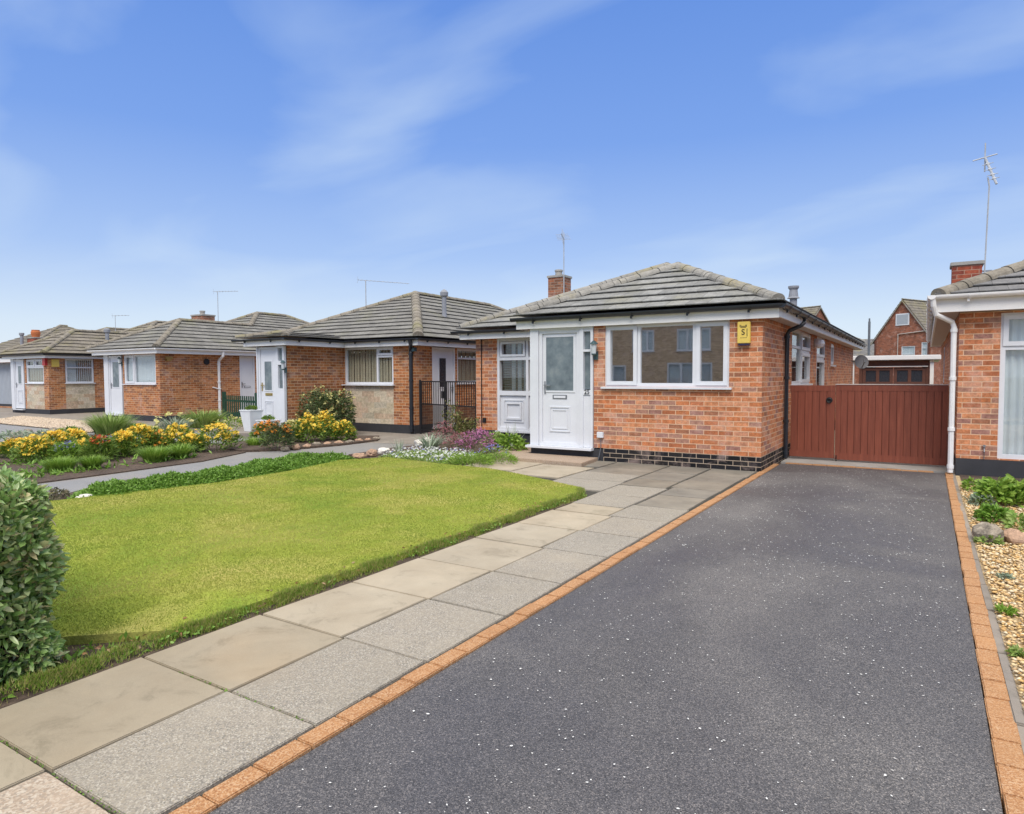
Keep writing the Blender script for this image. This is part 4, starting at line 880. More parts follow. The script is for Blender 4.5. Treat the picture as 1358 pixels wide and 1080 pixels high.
downpipe(h, [(-11.30, 13.24, ge-.03), (-11.30, 13.28, ge-.14), (-11.46, 13.46, ge-.26), (-11.46, 13.47, ge-.36), (-11.46, 13.47, 0.0)], 'gutter_black', .05)
mb = MB(); mb.lathe((-12.6, 16.4, 3.25), [(.08, 0), (.07, .1), (.07, .62), (.12, .66), (.13, .76), (.08, .82), (.02, .86)], 14); mb.build('flue', 'flue_grey', h)
aerial(h, (-17.6, 18.2, 3.3), (-17.6, 18.2, 4.98), 2.0, R(20), 12, .2, -.1, .018)
mb = MB(); mb.ob(fD, -11.60+.22, -11.52+.22, .0, .12, 2.1, 2.2); mb.build('wall_lamp', 'dark_lamp', h)
wall_lamp(h, pD, -13.93, 1.75)
# ---------------------------------------------------------------- second house to the left (long orange side wall)
h = thing('bungalow', 'bungalow with long blank brick side wall, white gutter and white downpipe', 'bungalow', (-23.5, 13, ZL))
fE = front(0, 12.95); rE = right(-22.06, 0); z0 = ZL; zt = 2.26
W5 = (-24.28, -22.30, 1.22, 2.24); DE = (16.05, 16.72, .1, zt)
mb = MB(); wall(mb, fE, -24.35, -22.06, z0+.2, zt, [W5]); wall(mb, rE, 13.17, 24, z0+.2, zt, [DE]); wall(mb, front(0, 24), -28.8, -22.06, z0+.2, zt); wall(mb, front(0, 16.0), -28.8, -25.7, z0+.2, zt)
mb.build('wall', 'brick_brown', h, merge=False)['label'] = 'plain orange brick wall'
mb = MB(); wall(mb, fE, -25.6, -22.058, z0-.02, z0+.198, th=.2); wall(mb, rE, 13.15, 24, z0-.02, z0+.198, th=.2); mb.build('plinth', 'plinth_black', h, merge=False)
window(h, fE, *W5, [(0, .33, 0, 1, True), (.33, 1, 0, 1, False)], blind='net')
door(h, fE, -25.3, -24.45, .12, zt-.03, pane=(-25.08, -24.66, 1.1, 2.0), panels=False, lbox=False, lab='white door with tall frosted pane')
mb = MB(); mb.ob(fE, -25.6, -25.31, -.1, .02, .1, zt); mb.build('door_frame', 'white_upvc', h)
door(h, rE, DE[0], DE[1], .12, zt-.02, pane=None, lbox=True, handle_side=0, panels=False, lab='white side door with dark letterbox', dark=True)
mb = MB(); mb.box(-28.5, -22.3, 15.4, 15.5, 0, 2.2); mb.build('inner_wall', 'interior', h)
mb = MB(); mb.box(-25.95, -21.78, 12.70, 12.73, zt-.01, zt+.15); mb.box(-21.81, -21.78, 12.731, 24.3, zt-.01, zt+.15); mb.build('fascia', 'white_fascia', h)
mb = MB(); mb.box(-22.05, -21.812, 12.74, 24.2, zt+.002, zt+.018); mb.build('soffit', 'white_fascia', h)
gutter(h, [(-26.1, 12.65, zt+.16), (-21.72, 12.65, zt+.16)], 'gutter_white', .05, False); gutter(h, [(-21.72, 12.60, zt+.16), (-21.72, 24.2, zt+.16)], 'gutter_white', .05, False)
lroof(h, -21.72, -26.3, -29.0, 12.62, 15.75, 24.6, 2.42, .5, 'tile_pale', 'cap_brown')
downpipe(h, [(-21.74, 15.15, zt+.12), (-21.76, 15.15, zt-.05), (-22.0, 15.15, zt-.2), (-22.02, 15.15, zt-.3), (-22.02, 15.15, 0)], 'gutter_white', .05)
chimney(h, -27.2, 18.0, .8, .6, 2.6, 4.12, 'brick_chimney', 'pot'); aerial(h, (-28.3, 19.5, 3.4), (-28.3, 19.5, 5.45), 1.2, R(25), 8, .2, 0, .015)
mb = MB(); mb.ob(rE, 13.15, 13.3, .0, .12, 2.0, 2.15); mb.ob(rE, 13.1, 13.35, .08, .14, 2.08, 2.14); mb.build('wall_lamp', 'gold', h)
mb = MB(); mb.tube([(-22.07, 14.68, 2.0), (-22.02, 14.68, 2.0)], .11, 16); mb.build('vent_cover', 'iron_black', h)
mb = MB(); mb.tube([(-22.05, 14.9, 1.08), (-21.99, 15.1, 1.02), (-21.99, 15.2, 1.02)], .02, 6); mb.build('overflow_pipe', 'gutter_white', h)
wall_lamp(h, fE, -24.38, 2.05)
# ---------------------------------------------------------------- third house to the left
h = thing('bungalow', 'bungalow with red and yellow alarm boxes on its corner, stone panels under both windows', 'bungalow', (-32.5, 13.3, ZL))
fG = front(0, 13.3); rG = right(-30.65, 0)
W6 = (-32.62, -30.95, 1.2, 2.22); W7 = (13.95, 15.05, 1.2, 2.24); mb = MB()
wall(mb, fG, -32.75, -30.65, z0+.2, zt, [(-32.62, -31.05, z0+.2, 2.24)]); wall(mb, rG, 13.52, 24, z0+.2, zt, [(13.93, 15.08, z0+.2, 2.26)]); mb.build('wall', 'brick_brown', h, merge=False)
mb = MB(); wall(mb, fG, -32.62, -31.05, z0+.2, 1.2, th=.16); wall(mb, rG, 13.93, 15.08, z0+.2, 1.2, th=.16); mb.build('stone_panel', 'stone_cladding', h, merge=False)
mb = MB(); wall(mb, fG, -34, -30.648, z0-.02, z0+.198, th=.2); wall(mb, rG, 13.50, 24, z0-.02, z0+.198, th=.2); mb.build('plinth', 'plinth_black', h, merge=False)
window(h, fG, -32.6, -31.07, 1.22, 2.22, [(0, .5, .66, 1, True), (.5, 1, .66, 1, True), (0, 1, 0, .66, False)], blind='vertical'); window(h, rG, 13.95, 15.06, 1.22, 2.24, [(0, 1, .64, 1, False), (0, 1, 0, .64, False)], blind='half')
door(h, fG, -33.7, -32.85, .1, zt-.03, pane=(-33.4, -33.12, 1.2, 1.95), lbox=False, panels=True, lab='white door with slim glass')
mb = MB(); mb.ob(fG, -34.0, -33.71, -.1, .02, .1, zt); mb.build('door_frame', 'white_upvc', h)
mb = MB(); mb.box(-34.3, -30.38, 13.08, 13.11, zt-.01, zt+.14); mb.box(-30.41, -30.38, 13.111, 24, zt-.01, zt+.14); mb.build('fascia', 'white_fascia', h)
gutter(h, [(-34.6, 13.0, zt+.15), (-30.3, 13.0, zt+.15)], 'gutter_black', .055, False); gutter(h, [(-30.3, 12.95, zt+.15), (-30.3, 24, zt+.15)], 'gutter_black', .055, False)
lroof(h, -30.28, -34.6, -37.7, 12.95, 16.1, 27, 2.42, .5, 'tile_brown', 'cap_brown')
mb = MB(); mb.box(-37.4, -30.9, 17, 17.1, 0, 2.2); mb.build('inner_wall', 'interior', h)
mb = MB(); mb.ob(fG, -30.92, -30.70, .001, .1, 1.95, 2.3); mb.build('alarm_box', 'red_box', h)['label'] = 'red alarm box'
mb = MB(); mb.ob(rG, 13.42, 13.68, .001, .08, 1.9, 2.2); mb.build('alarm_box', 'yellow_box', h)['label'] = 'yellow alarm box'
mb = MB(); mb.lathe((-31.7, 16.2, 3.0), [(.08, 0), (.08, .45), (.13, .5), (.13, .62), (.08, .68)], 10); mb.build('flue', 'flue_grey', h)
aerial(h, (-32.5, 17, 3.4), (-32.5, 17, 4.35), .9, R(20), 5, .15, 0, .012)
# ---------------------------------------------------------------- farthest house on the left
h = thing('bungalow', 'bungalow at the left edge with pale grey garage door and orange chimney pot', 'bungalow', (-42, 15, ZL))
mb = MB(); fH = front(0, 15.2); wall(mb, fH, -46, -37.6, z0, zt, [(-42.5, -37.95, 0, 2.2)]); wall(mb, right(-37.6, 0), 15.42, 26, z0, zt); mb.build('wall', 'brick_brown', h, merge=False)
mb = MB(); mb.ob(fH, -42.5, -37.95, -.1, -.06, .12, 2.2)
for k in range(30): mb.ob(fH, -42.45+.15*k, -42.42+.15*k, -.06, -.05, .14, 2.18)
mb.build('garage_door', 'garage_grey', h); mb = MB(); mb.ob(fH, -42.5, -37.95, -.1, -.04, 0, .118); mb.build('threshold', 'plinth_black', h)
mb = MB(); mb.box(-46.3, -37.3, 14.85, 14.88, zt-.05, zt+.15); mb.box(-37.33, -37.3, 14.881, 26, zt-.05, zt+.15); mb.build('fascia', 'white_fascia', h)
lroof(h, -37.25, -41.5, -45.5, 14.8, 17.0, 28, 2.42, .46, 'tile_brown', 'cap_brown')
chimney(h, -40.9, 17.2, .8, .5, 2.8, 3.55, 'brick_stack_red', 'pot_big'); mb = MB(); mb.lathe((-41.3, 16.7, 3.1), [(.08, 0), (.08, .6), (.12, .65), (.12, .75)], 10); mb.build('flue', 'flue_grey', h)
h = thing('bungalow', 'bungalow of which only a grey roof slope shows at the left edge', 'bungalow', (-54, 20, ZL))
mb = MB(); wall(mb, front(0, 19), -60, -49, z0, 2.3); wall(mb, right(-49, 0), 19, 30, z0, 2.3); mb.build('wall', 'brick_brown', h, merge=False)
mb = MB(); x0, x1, y0, y1, ze, p = -60.5, -48.6, 18.6, 31, 2.4, .48; hh = (x1-x0)/2; zt_ = ze+p*hh; xm = (x0+x1)/2
tile_plane(mb, (x0, y0, ze), (x1, y0, ze), (xm, y0+hh, zt_), (xm, y0+hh, zt_)); tile_plane(mb, (x1, y0, ze), (x1, y1, ze), (xm, y0+hh, zt_), (xm, y1-hh, zt_)); tile_plane(mb, (x0, y0, ze), (x0, y1, ze), (xm, y0+hh, zt_), (xm, y1-hh, zt_))
rf = mb.build('roof', 'tile_brown', h, merge=False); capline(rf, 'cap_brown', ((x1, y0, ze), (xm, y0+hh, zt_)), ((xm, y0+hh, zt_), (xm, y1-hh, zt_)))
# ---------------------------------------------------------------- garage behind the gate
h = thing('garage', 'low flat roofed garage with brown glazed doors seen over the red gate', 'garage', (-.8, 27, 0))
fK = front(0, 27); mb = MB()
wall(mb, fK, -2.05, .10, 0, 1.95, [(-1.95, .0, 0, 1.72)]); wall(mb, right(.10, 0), 27.22, 32, 0, 1.95); wall(mb, left(-2.05, 0), 27.22, 32, 0, 1.95); mb.build('wall', 'brown_frame', h, merge=False)
mb = MB(); mb.box(-2.3, .42, 26.75, 32, 1.955, 2.12); mb.build('roof', 'white_fascia', h, bevel=.02)
mb = MB(); mb.ob(fK, -2.0, .05, .01, .05, 1.72, 1.75); mb.build('door_rail', 'white_fascia', h)
mb = MB(); mb.box(.11, .22, 26.9, 27.0, 0, 1.95); mb.box(-2.3, -2.2, 26.9, 27.0, 0, 1.95); mb.build('post', 'white_fascia', h)
for a0, a1 in ((-1.94, -.99), (-.97, -.01)):
    mb = MB(); m_ = (a0+a1)/2; mb.ob(fK, a0, a1, -.08, -.02, .02, 1.1); frame_rect(mb, fK, a0, a1, 1.1, 1.70, .1, -.08, -.02); mb.ob(fK, m_-.05, m_+.05, -.079, -.021, 1.2, 1.6); d = mb.build('garage_door', 'brown_frame', h)
    g = MB(); g.ob(fK, a0+.1, a1-.1, -.06, -.05, 1.2, 1.6); g.build('pane', 'dark_glass', d)
# ---------------------------------------------------------------- gabled houses on the next street
def gable_house(name, label, loc, rot, wd, ln, ze, zr, wins, matn='brick_far', tm='tile_brown'):
    h = thing(name, label, 'house', (0, 0, 0)); mb = MB(); x0, x1 = -wd/2, wd/2
    f = front(0, 0); wall(mb, f, x0, x1, -.2, ze, wins); mb.face([(x0, 0, ze), (x1, 0, ze), (0, 0, zr)]); mb.face([(x0, ln, ze), (x1, ln, ze), (0, ln, zr)])
    wall(mb, right(x1, 0), .22, ln, -.2, ze); wall(mb, left(x0, 0), .22, ln, -.2, ze); mb.build('wall', matn, h, merge=False)
    mb = MB(); e = .35; k = (zr-ze)/(wd/2); t = .05
    tile_plane(mb, (x0-e, -.15, ze-k*e+t), (x0-e, ln+.2, ze-k*e+t), (0, -.15, zr+t), (0, ln+.2, zr+t)); tile_plane(mb, (x1+e, -.15, ze-k*e+t), (x1+e, ln+.2, ze-k*e+t), (0, -.15, zr+t), (0, ln+.2, zr+t)); rf = mb.build('roof', tm, h, merge=False)
    mb = MB(); caps(mb, (0, -.15, zr+t), (0, ln+.2, zr+t)); mb.build('ridge_cap', 'cap_brown', rf, merge=False)
    mb = MB()
    for s in (-1, 1): mb.hexa([(s*(wd/2+e), -.2, ze-k*e-.12), (s*(wd/2+e), -.14, ze-k*e-.12), (0, -.14, zr-.12), (0, -.2, zr-.12), (s*(wd/2+e), -.2, ze-k*e+.02), (s*(wd/2+e), -.14, ze-k*e+.02), (0, -.14, zr+.02), (0, -.2, zr+.02)])
    mb.build('bargeboard', 'cap_tile', h)
    for w_ in wins: window(h, f, *w_, [(0, 1, .6, 1, False), (0, 1, 0, .6, False)], blind='net')
    return h, f
def settle(h, loc, rot): h.location = loc; h.rotation_euler = (0, 0, rot)
h, f = gable_house('house', 'tall two storey brick house with steep gable and small attic window above the garage roof', (-1.9, 70, 0), R(-28), 5.0, 9, 4.75, 8.15, [(-.05, 1.15, 2.2, 4.0), (1.7, 2.2, 3.0, 4.3)])
mb = MB(); mb.ob(f, -.6, .6, .0, .06, 5.9, 6.95); wd_ = mb.build('window', 'white_upvc', h); mb = MB(); mb.ob(f, -.5, .5, .061, .07, 6.0, 6.85); mb.build('pane', 'garage_grey', wd_)
mb = MB(); mb.tube([(2.35, -.1, 0), (2.35, -.1, 5.6)], .07, 8); mb.build('soil_pipe', 'brown_frame', h); mb = MB(); mb.tube([(-.35, -.08, 2.2), (-.35, -.08, 5.1), (2.3, -.08, 5.3)], .05, 6); mb.build('waste_pipe', 'soffit', h)
mb = MB(); mb.tube([(-2.45, -.1, 0), (-2.45, -.1, 4.6)], .07, 8); mb.build('downpipe', 'brown_frame', h); settle(h, (-1.9, 70, 0), R(-28))
h2, f2 = gable_house('house', 'gabled house whose tiled roof end rises just behind the centre bungalow and its flue', (-9.2, 73, 0), R(62), 6.0, 9, 5.1, 8.2, []); settle(h2, (-9.2, 73, 0), R(62))
h = thing('house', 'distant slate roofed house low on the skyline left of the tall gable', 'house', (-5, 80, 0)); mb = MB(); mb.box(-9, -3.6, 80, 88, 0, 3.4); mb.build('wall', 'brick_far', h)
mb = MB(); tile_plane(mb, (-9.3, 79.7, 3.4), (-3.3, 79.7, 3.4), (-9.3, 84, 5.4), (-3.3, 84, 5.4)); mb.face([(-3.3, 79.7, 3.4), (-3.3, 88, 3.4), (-3.3, 84, 5.4)]); mb.build('roof', 'tile_dark', h, merge=False)
mb = MB(); mb.tube([(-2.6, 40, 0), (-2.6, 40, 4.25)], .06, 8); mb.tube([(-2.6, 40, 4.25), (-2.6, 40, 4.42)], .04, 8); tag(mb.build('vent_pole', 'lead'), 'slim dark vent pole standing against the sky behind the garage', 'pole')
# small shed corner left of the house rear
# ---------------------------------------------------------------- houses across the road (seen in the window glass)
for i, x in enumerate((-14.5, -2.5, 9.5)):
    h = thing('house', ['brown brick house across the road, mirrored in the left panes', 'brown brick house across the road opposite the drive, mirrored in the triple window', 'brown brick house across the road at the far end opposite'][i], 'house', (x, -18, 0)); fo = ((x, -18.0), (1, 0), (0, 1)); mb = MB()
    ws = [(-4.1, -2.3, 2.9, 4.2), (-.9, .5, 2.9, 4.2), (1.9, 3.9, 2.9, 4.2), (-4.0, -1.3, .8, 2.1), (1.3, 4.0, .7, 2.2)]
    wall(mb, fo, -4.6, 4.6, -.15, 4.9, ws); mb.box(x-4.6, x+4.6, -26, -18.3, -.1, 4.9); mb.build('wall', 'brick_opposite', h, merge=False)
    mb = MB(); tile_plane(mb, (x-4.9, -17.7, 4.9), (x+4.9, -17.7, 4.9), (x-4.9, -22, 7.2), (x+4.9, -22, 7.2)); tile_plane(mb, (x-4.9, -26.3, 4.9), (x+4.9, -26.3, 4.9), (x-4.9, -22, 7.2), (x+4.9, -22, 7.2)); mb.build('roof', 'tile_brown', h, merge=False)
    for w_ in ws: window(h, fo, *w_, [(0, .33, 0, 1, True), (.33, .66, 0, 1, False), (.66, 1, 0, 1, True)], blind='net')
# ================================================================== STREET-SIDE OBJECTS
# red timber gate across the drive
g = thing('timber_gate', 'dark red boarded timber drive gate with ring latch between the two brick bungalows', 'gate', (-.85, 12.2, 0))
fr = front(0, 12.22); 
def leaf_gate(a0, a1, z0, z1, n, nm='gate_leaf'):
    mb = MB()
    w_ = (a1-a0-.16)/n if n > 6 else (a1-a0-.02)/n
    s0 = a0+.08 if n > 6 else a0+.01
    for k in range(n): mb.ob(fr, s0+w_*k+.003, s0+w_*(k+1)-.003, -.02, .0-(k % 2)*.0015, z0+.1, z1-.09)
    mb.ob(fr, a0+.01, a1-.01, -.034, -.021, z0+.02, z1-.02)
    L = mb.build(nm, 'gate_red', g, bevel=.003)
    mb = MB(); mb.ob(fr, a0, a1, -.045, .004, z1-.1, z1); mb.ob(fr, a0, a1, -.045, .004, z0, z0+.11); mb.ob(fr, a0, a0+.08, -.044, .003, z0+.1, z1-.1) if n > 6 else mb.ob(fr, a1-.1, a1, -.044, .003, z0+.1, z1-.1); mb.ob(fr, a1-.07, a1, -.043, .002, z0+.1, z1-.1)
    mb.build('rail', 'gate_red', L, bevel=.003); return L
l1 = leaf_gate(-1.97, -1.275, .06, 1.275, 6); l2 = leaf_gate(-1.265, .295, .045, 1.285, 14)
mb = MB(); mb.ob(fr, -1.27, .30, -.05, .012, 1.287, 1.30); mb.build('capping', 'soffit', l2)
c = Vector((-1.36, 12.22, 1.03)); mb = MB(); mb.tube([c+Vector((math.cos(t)*.035, -.03, math.sin(t)*.035)) for t in [2*PI*k/16 for k in range(17)]], .007, 6); mb.tube([c+Vector((0, -.004, .03)), c+Vector((0, -.035, .03))], .014, 8); mb.tube([c+Vector((0, -.003, 0)), c+Vector((0, -.009, 0))], .05, 18); mb.build('ring_latch', 'iron_black', l1)
mb = MB(); mb.tube([(-1.24, 12.19, .02), (-1.24, 12.19, .12)], .008, 6); mb.build('drop_bolt', 'iron_black', l2)
mb = MB(); mb.ob(fr, .30, .385, -.06, .02, 0, 1.27); mb.build('post', 'gate_red', g)
# iron side gate
g = thing('iron_gate', 'black iron railing gate between the stone panelled bungalow and the brick pillar', 'gate', (-10.1, 13.3, ZL))
a, b = Vector((-11.28, 13.62, 0)), Vector((-8.86, 12.72, 0)); d = (b-a).normalized(); L = (b-a).length; nn = ((a.x, a.y), (d.x, d.y), (d.y, -d.x))
def gl(a0, a1, nm):
    mb = MB()
    for z in (1.30, .72, .04): mb.ob(nn, a0, a1, -.015, .015, z, z+.03)
    n = int((a1-a0)/.1)
    for k in range(n+1): x = a0+(a1-a0)*k/n; mb.ob(nn, x-.007, x+.007, -.007, .007, .04, 1.30)
    for k in range(n): x = a0+(a1-a0)*(k+.5)/n; mb.ob(nn, x-.006, x+.006, -.006, .006, .04, .72)
    for x in (a0, a1-.03): mb.ob(nn, x, x+.03, -.014, .014, .02, 1.32)
    return mb.build(nm, 'iron_black', g)
l = gl(.05, 1.22, 'gate_leaf'); gl(1.27, L, 'gate_leaf')
mb = MB(); mb.ob(nn, 1.20, 1.29, -.02, .02, .0, 1.32); mb.build('centre_post', 'iron_black', g); mb = MB(); mb.ob(nn, 1.12, 1.22, .02, .05, .9, 1.08); mb.build('latch', 'iron_black', l)
mb = MB(); mb.tube([(a.x, a.y, ZL), (a.x, a.y, 1.36)], .03, 8); mb.build('post', 'iron_black', g)
# green picket fence
g = thing('picket_fence', 'short dark green picket fence in front of the white side door', 'fence', (-20.5, 14.5, ZL))
a, b = Vector((-21.6, 15.0, 0)), Vector((-18.75, 14.3, 0)); d = (b-a).normalized(); L = (b-a).length; nn = ((a.x, a.y), (d.x, d.y), (d.y, -d.x))
mb = MB()
for k in range(16): x = .15+(L-.3)*k/15; mb.ob(nn, x-.04, x+.04, 0, .02, ZL+.08, .80)
mb.build('picket_panel', 'fence_green', g); mb = MB()
for z in (.12, .58): mb.ob(nn, .05, L-.05, -.03, -.001, z, z+.07)
mb.build('rail', 'fence_green', g)
for x in (.05, L-.1): mb = MB(); mb.ob(nn, x-.06, x+.06, -.08, .04, ZL, .92); mb.build('post', 'fence_green', g, bevel=.01)
# porch steps
o = MB(); P = [(-6.35, 9.62), (-4.62, 9.62), (-4.72, 10.36), (-6.06, 10.36), (-6.06, 11.2), (-6.75, 11.2), (-6.75, 10.35)]
P = [(-6.6, 9.95), (-5.9, 9.60), (-4.62, 9.55), (-4.70, 10.36), (-6.07, 10.36), (-6.07, 11.6), (-7.0, 11.6)]
o.face([(*p, .062) for p in P]); 
for i in range(len(P)): p, q = P[i], P[(i+1) % len(P)]; o.face([(*p, .062), (*q, .062), (*q, -.05), (*p, -.05)])
tag(o.build('porch_step', 'step_mat', bevel=.008), 'broad gritty concrete step below the white door numbered 25', 'step')
mb = MB(); mb.box(-15.6, -13.7, 10.5, 11.38, ZL-.02, .06); tag(mb.build('porch_step', 'paving_brown', bevel=.01), 'low concrete step under the porch with two white planters', 'step')
mb = MB(); mb.box(-40, -37.4, 11.8, 13.6, ZL, .12); mb.box(-40, -37.2, 12.6, 13.6, .12, .3); tag(mb.build('low_step', 'brick_chimney', bevel=.01), 'low brown brick step at the far left edge before the grey garage door', 'step')
def planter(x, y, zb, wt, wb, hh, label):
    t = thing('planter', label, 'planter', (x, y, zb), 'white planters by the porch door'); mb = MB(); a, c = wb/2, wt/2
    def ring(s, z): return [(x-s, y-s, z), (x+s, y-s, z), (x+s, y+s, z), (x-s, y+s, z)]
    mb.hexa(ring(a, zb)+ring(c, zb+hh-.03)); mb.build('pot', 'pot_white', t, bevel=.006)
    mb = MB(); f_ = ((x, y), (1, 0), (0, -1))
    R0, R1 = ring(c+.012, zb+hh-.03), ring(c+.012, zb+hh); mb.hexa(R0+R1); mb.build('rim', 'pot_white', t, bevel=.004)
    n = 260; ph = rng.uniform(0, 2*np.pi, n); u_ = rng.random(n); r_ = wt*.30*np.sqrt(u_); P = np.stack([x+r_*np.cos(ph), y+r_*np.sin(ph), zb+hh+rng.random(n)*.10*(1-u_*.6)], 1)
    V, T = leaves(P, np.stack([np.cos(ph), np.sin(ph), rng.uniform(.2, 1.2, n)], 1), .06, .025); npmesh('foliage', V, T, 'mid_leaf', t)
c1 = G(334, 572, .06); planter(c1.x, c1.y, .06, .40, .26, .55, 'tall white tapered planter standing left of the porch door')
c2 = G(374, 565, .06); planter(-14.18, 11.12, .06, .42, .34, .30, 'shorter white planter in front of the porch door beside the flowers') 
# ================================================================== PLANTS
def dome(n, r, hgt, top=.0):
    ph = rng.uniform(0, 2*np.pi, n); u_ = rng.random(n)**.5; rr_ = r*u_; lump = 1+.18*np.sin(ph*3+r*9)+.10*np.sin(ph*7)
    z = hgt*np.sqrt(np.maximum(0, 1-(u_*.95)**2)); k = rng.random(n)
    return np.stack([rr_*lump*np.cos(ph), rr_*lump*np.sin(ph), z*(top+(1-top)*k**.45)], 1), ph
def clump(name, label, cat, x, y, z, r, hgt, leaf='mid_leaf', fl=None, nl=380, nf=70, ll=.07, lw=.022, fs=.022, kind='leaf', group=None, petals=5, ftop=.72, hang=.0):
    t = thing(name, label, cat, (x, y, z), group)
    if kind == 'leaf':
        P, ph = dome(nl, r, hgt); D = np.stack([np.cos(ph)*.9, np.sin(ph)*.9, rng.uniform(-.2, 1.1, nl)], 1)+rng.normal(size=(nl, 3))*.3; V, T = (rleaves if lw >= .03 else leaves)(P+[x, y, z], D, ll*rng.uniform(.6, 1.2, nl), lw)
    else:
        ph = rng.uniform(0, 2*np.pi, nl); q = r*.6*np.sqrt(rng.random(nl)); P = np.stack([x+q*np.cos(ph), y+q*np.sin(ph), np.full(nl, z)], 1)
        sp_ = rng.uniform(.0, .8, nl); D = np.stack([np.cos(ph)*sp_, np.sin(ph)*sp_, np.ones(nl)], 1); V, T = blades(P, D, hgt*rng.uniform(.75, 1.25, nl), lw, hang or .7)
    npmesh('foliage', V, T, leaf, t)
    if fl:
        m_ = max(5, nf//4); P, ph = dome(m_, r*.95, hgt*1.06, ftop); c_ = P[rng.integers(0, m_, nf)]+rng.normal(size=(nf, 3))*[fs*.9, fs*.9, fs*.7]; V, T = flowers(c_+[x, y, z+.02], fs*rng.uniform(.7, 1.2, nf), petals); npmesh('flowers', V, T, fl, t)
    return t
def pxm(p): d = (p-Vector((0, 0, H))); return F/ d.dot(fw)
def atpx(px, py, z=ZL): p = G(px, py, z); return p, pxm(p)
# bed with yellow wallflowers across the neighbour's drive
bed = [(-10.75,4.0),(-10.85,5.6),(-11.0,7.2),(-11.55,8.5),(-13.2,9.4),(-15.0,8.9),(-15.6,6.6),(-15.8,4.4),(-13.5,2.2),(-10.9,2.2)]
sheet('flower_bed', bed, ZL+.02, 'soil', drop=.05)
ZB = ZL+.02
FL = [ # px, base y, width px, height px, kind, label
 (12,607,34,24,'y','yellow wallflower cut by the left edge of the photo'),(38,613,40,34,'y','yellow wallflower, leftmost full clump of the bed, over dark leaves'),(64,606,38,34,'y','yellow wallflower standing left of the blue flowers at the left of the bed'),(90,594,32,24,'y','yellow wallflower clump behind the blue flowers, left part of the bed'),
 (80,612,30,26,'b','blue bluebell clump between yellow wallflowers at the left of the bed'),(70,626,46,22,'g','bright grass tuft in front of the left blue flowers'),(117,622,26,20,'g','small bright grass tuft below the red wallflower'),
 (104,607,22,22,'y','small yellow wallflower left of the red one'),(125,612,32,36,'r','tall red orange wallflower in the middle of the bed'),(143,606,26,28,'b','blue bluebell clump right of the red wallflower'),
 (157,606,30,34,'y','yellow wallflower just right of the second blue clump'),(178,600,34,38,'y','tall yellow wallflower in the bed centre with bare stems below'),(197,613,42,24,'g','wide bright grass tuft at the drive edge of the bed centre'),
 (204,598,30,24,'o','orange brown wallflower behind the wide grass tuft'),(232,608,32,22,'g','bright grass tuft near the right end of the bed'),(228,598,36,36,'y','yellow wallflower behind the right grass tuft'),(248,600,24,24,'y','small yellow wallflower left of the end clump'),(276,599,48,38,'y','largest yellow wallflower at the right end of the bed'),
 (137,576,44,26,'s','tall spiky light green clump at the rear of the bed'),(175,573,26,14,'g','low round green tuft at the back of the bed'),(225,572,46,24,'d','pale daffodils in front of the long blank brick wall'),(262,567,44,22,'s','spiky green clump beside the pale daffodils'),
 (303,570,34,16,'w','low green plant with cream flowers left of the tall white planter'),(196,576,18,9,'y2','tiny cream flower clump at the back of the bed'),(20,585,40,14,'v','grey green low plant at the left rear of the bed'),(60,583,34,12,'v','grey green low plant at the back, beyond the yellow wallflowers'),(92,577,22,11,'v','dark green low plant next to the grey stones')]
SP = {'y': ('wallflower', 'mid_leaf', 'petal_yellow'), 'o': ('wallflower', 'mid_leaf', 'petal_orange'), 'r': ('wallflower', 'mid_leaf', 'petal_red'), 'b': ('bluebell', 'bright_leaf', 'petal_blue'), 'y2': ('wallflower', 'pale_leaf', 'petal_cream')}
for (px, py, wp, hp, k, lab) in FL:
    p, s = atpx(px, py, ZB); r = wp/s/2; hh = hp/s
    if k in SP:
        nm, lf, fl = SP[k]; clump(nm, lab, 'flower', p.x, p.y+r*.5, ZB, r*1.1, hh*.86, lf, fl, 800, {'r': 90, 'o': 150, 'b': 150}.get(k, 280), .13, .024, .036 if k != 'b' else .022, group='flowering plants in the neighbour bed', ftop=.93)
    elif k == 'g': clump('grass_tuft', lab, 'plant', p.x, p.y+r*.4, ZB, r*1.0, hh*1.0, 'bright_leaf', None, 700, 0, 0, .013, kind='blade', hang=.5, group='green tufts in the neighbour bed')
    elif k == 's': clump('spiky_plant', lab, 'plant', p.x, p.y+r*.4, ZB, r*1.3, hh*1.3, 'pale_leaf', None, 700, 0, 0, .026, kind='blade', hang=.6)
    elif k == 'd': clump('daffodil', lab, 'flower', p.x, p.y+r*.3, ZB, r*1.1, hh, 'silver_leaf', 'petal_cream', 260, 26, 0, .025, .06, kind='blade', petals=6, ftop=.95)
    elif k == 'w': clump('primrose', lab, 'flower', p.x, p.y+r*.3, ZB, r*1.1, hh, 'bright_leaf', 'petal_cream', 320, 60, .09, .03, .04)
    else: clump('low_plant', lab, 'plant', p.x, p.y, ZB, r, hh, 'silver_leaf' if px < 80 else 'mid_leaf', None, 260, 0, .09, .035)
q = scatter([(-11.2,4.0),(-11.3,5.6),(-11.5,7.2),(-12.0,8.4),(-13.5,8.6),(-15.0,8.4),(-15.6,6.6),(-15.8,4.4),(-13.5,3.2)], 2600, lambda x, y: (np.sin(x*2.1+y*1.3)*np.cos(y*1.9-x*.8) > .0)*.9+.06); P = np.column_stack([q, np.full(len(q), ZB)]); V, T = leaves(P, rng.normal(size=(len(q), 3))*[1, 1, .6]+[0, 0, .8], .11, .035); tag(npmesh('weeds', V, T, 'cover_leaf'), kind='stuff')
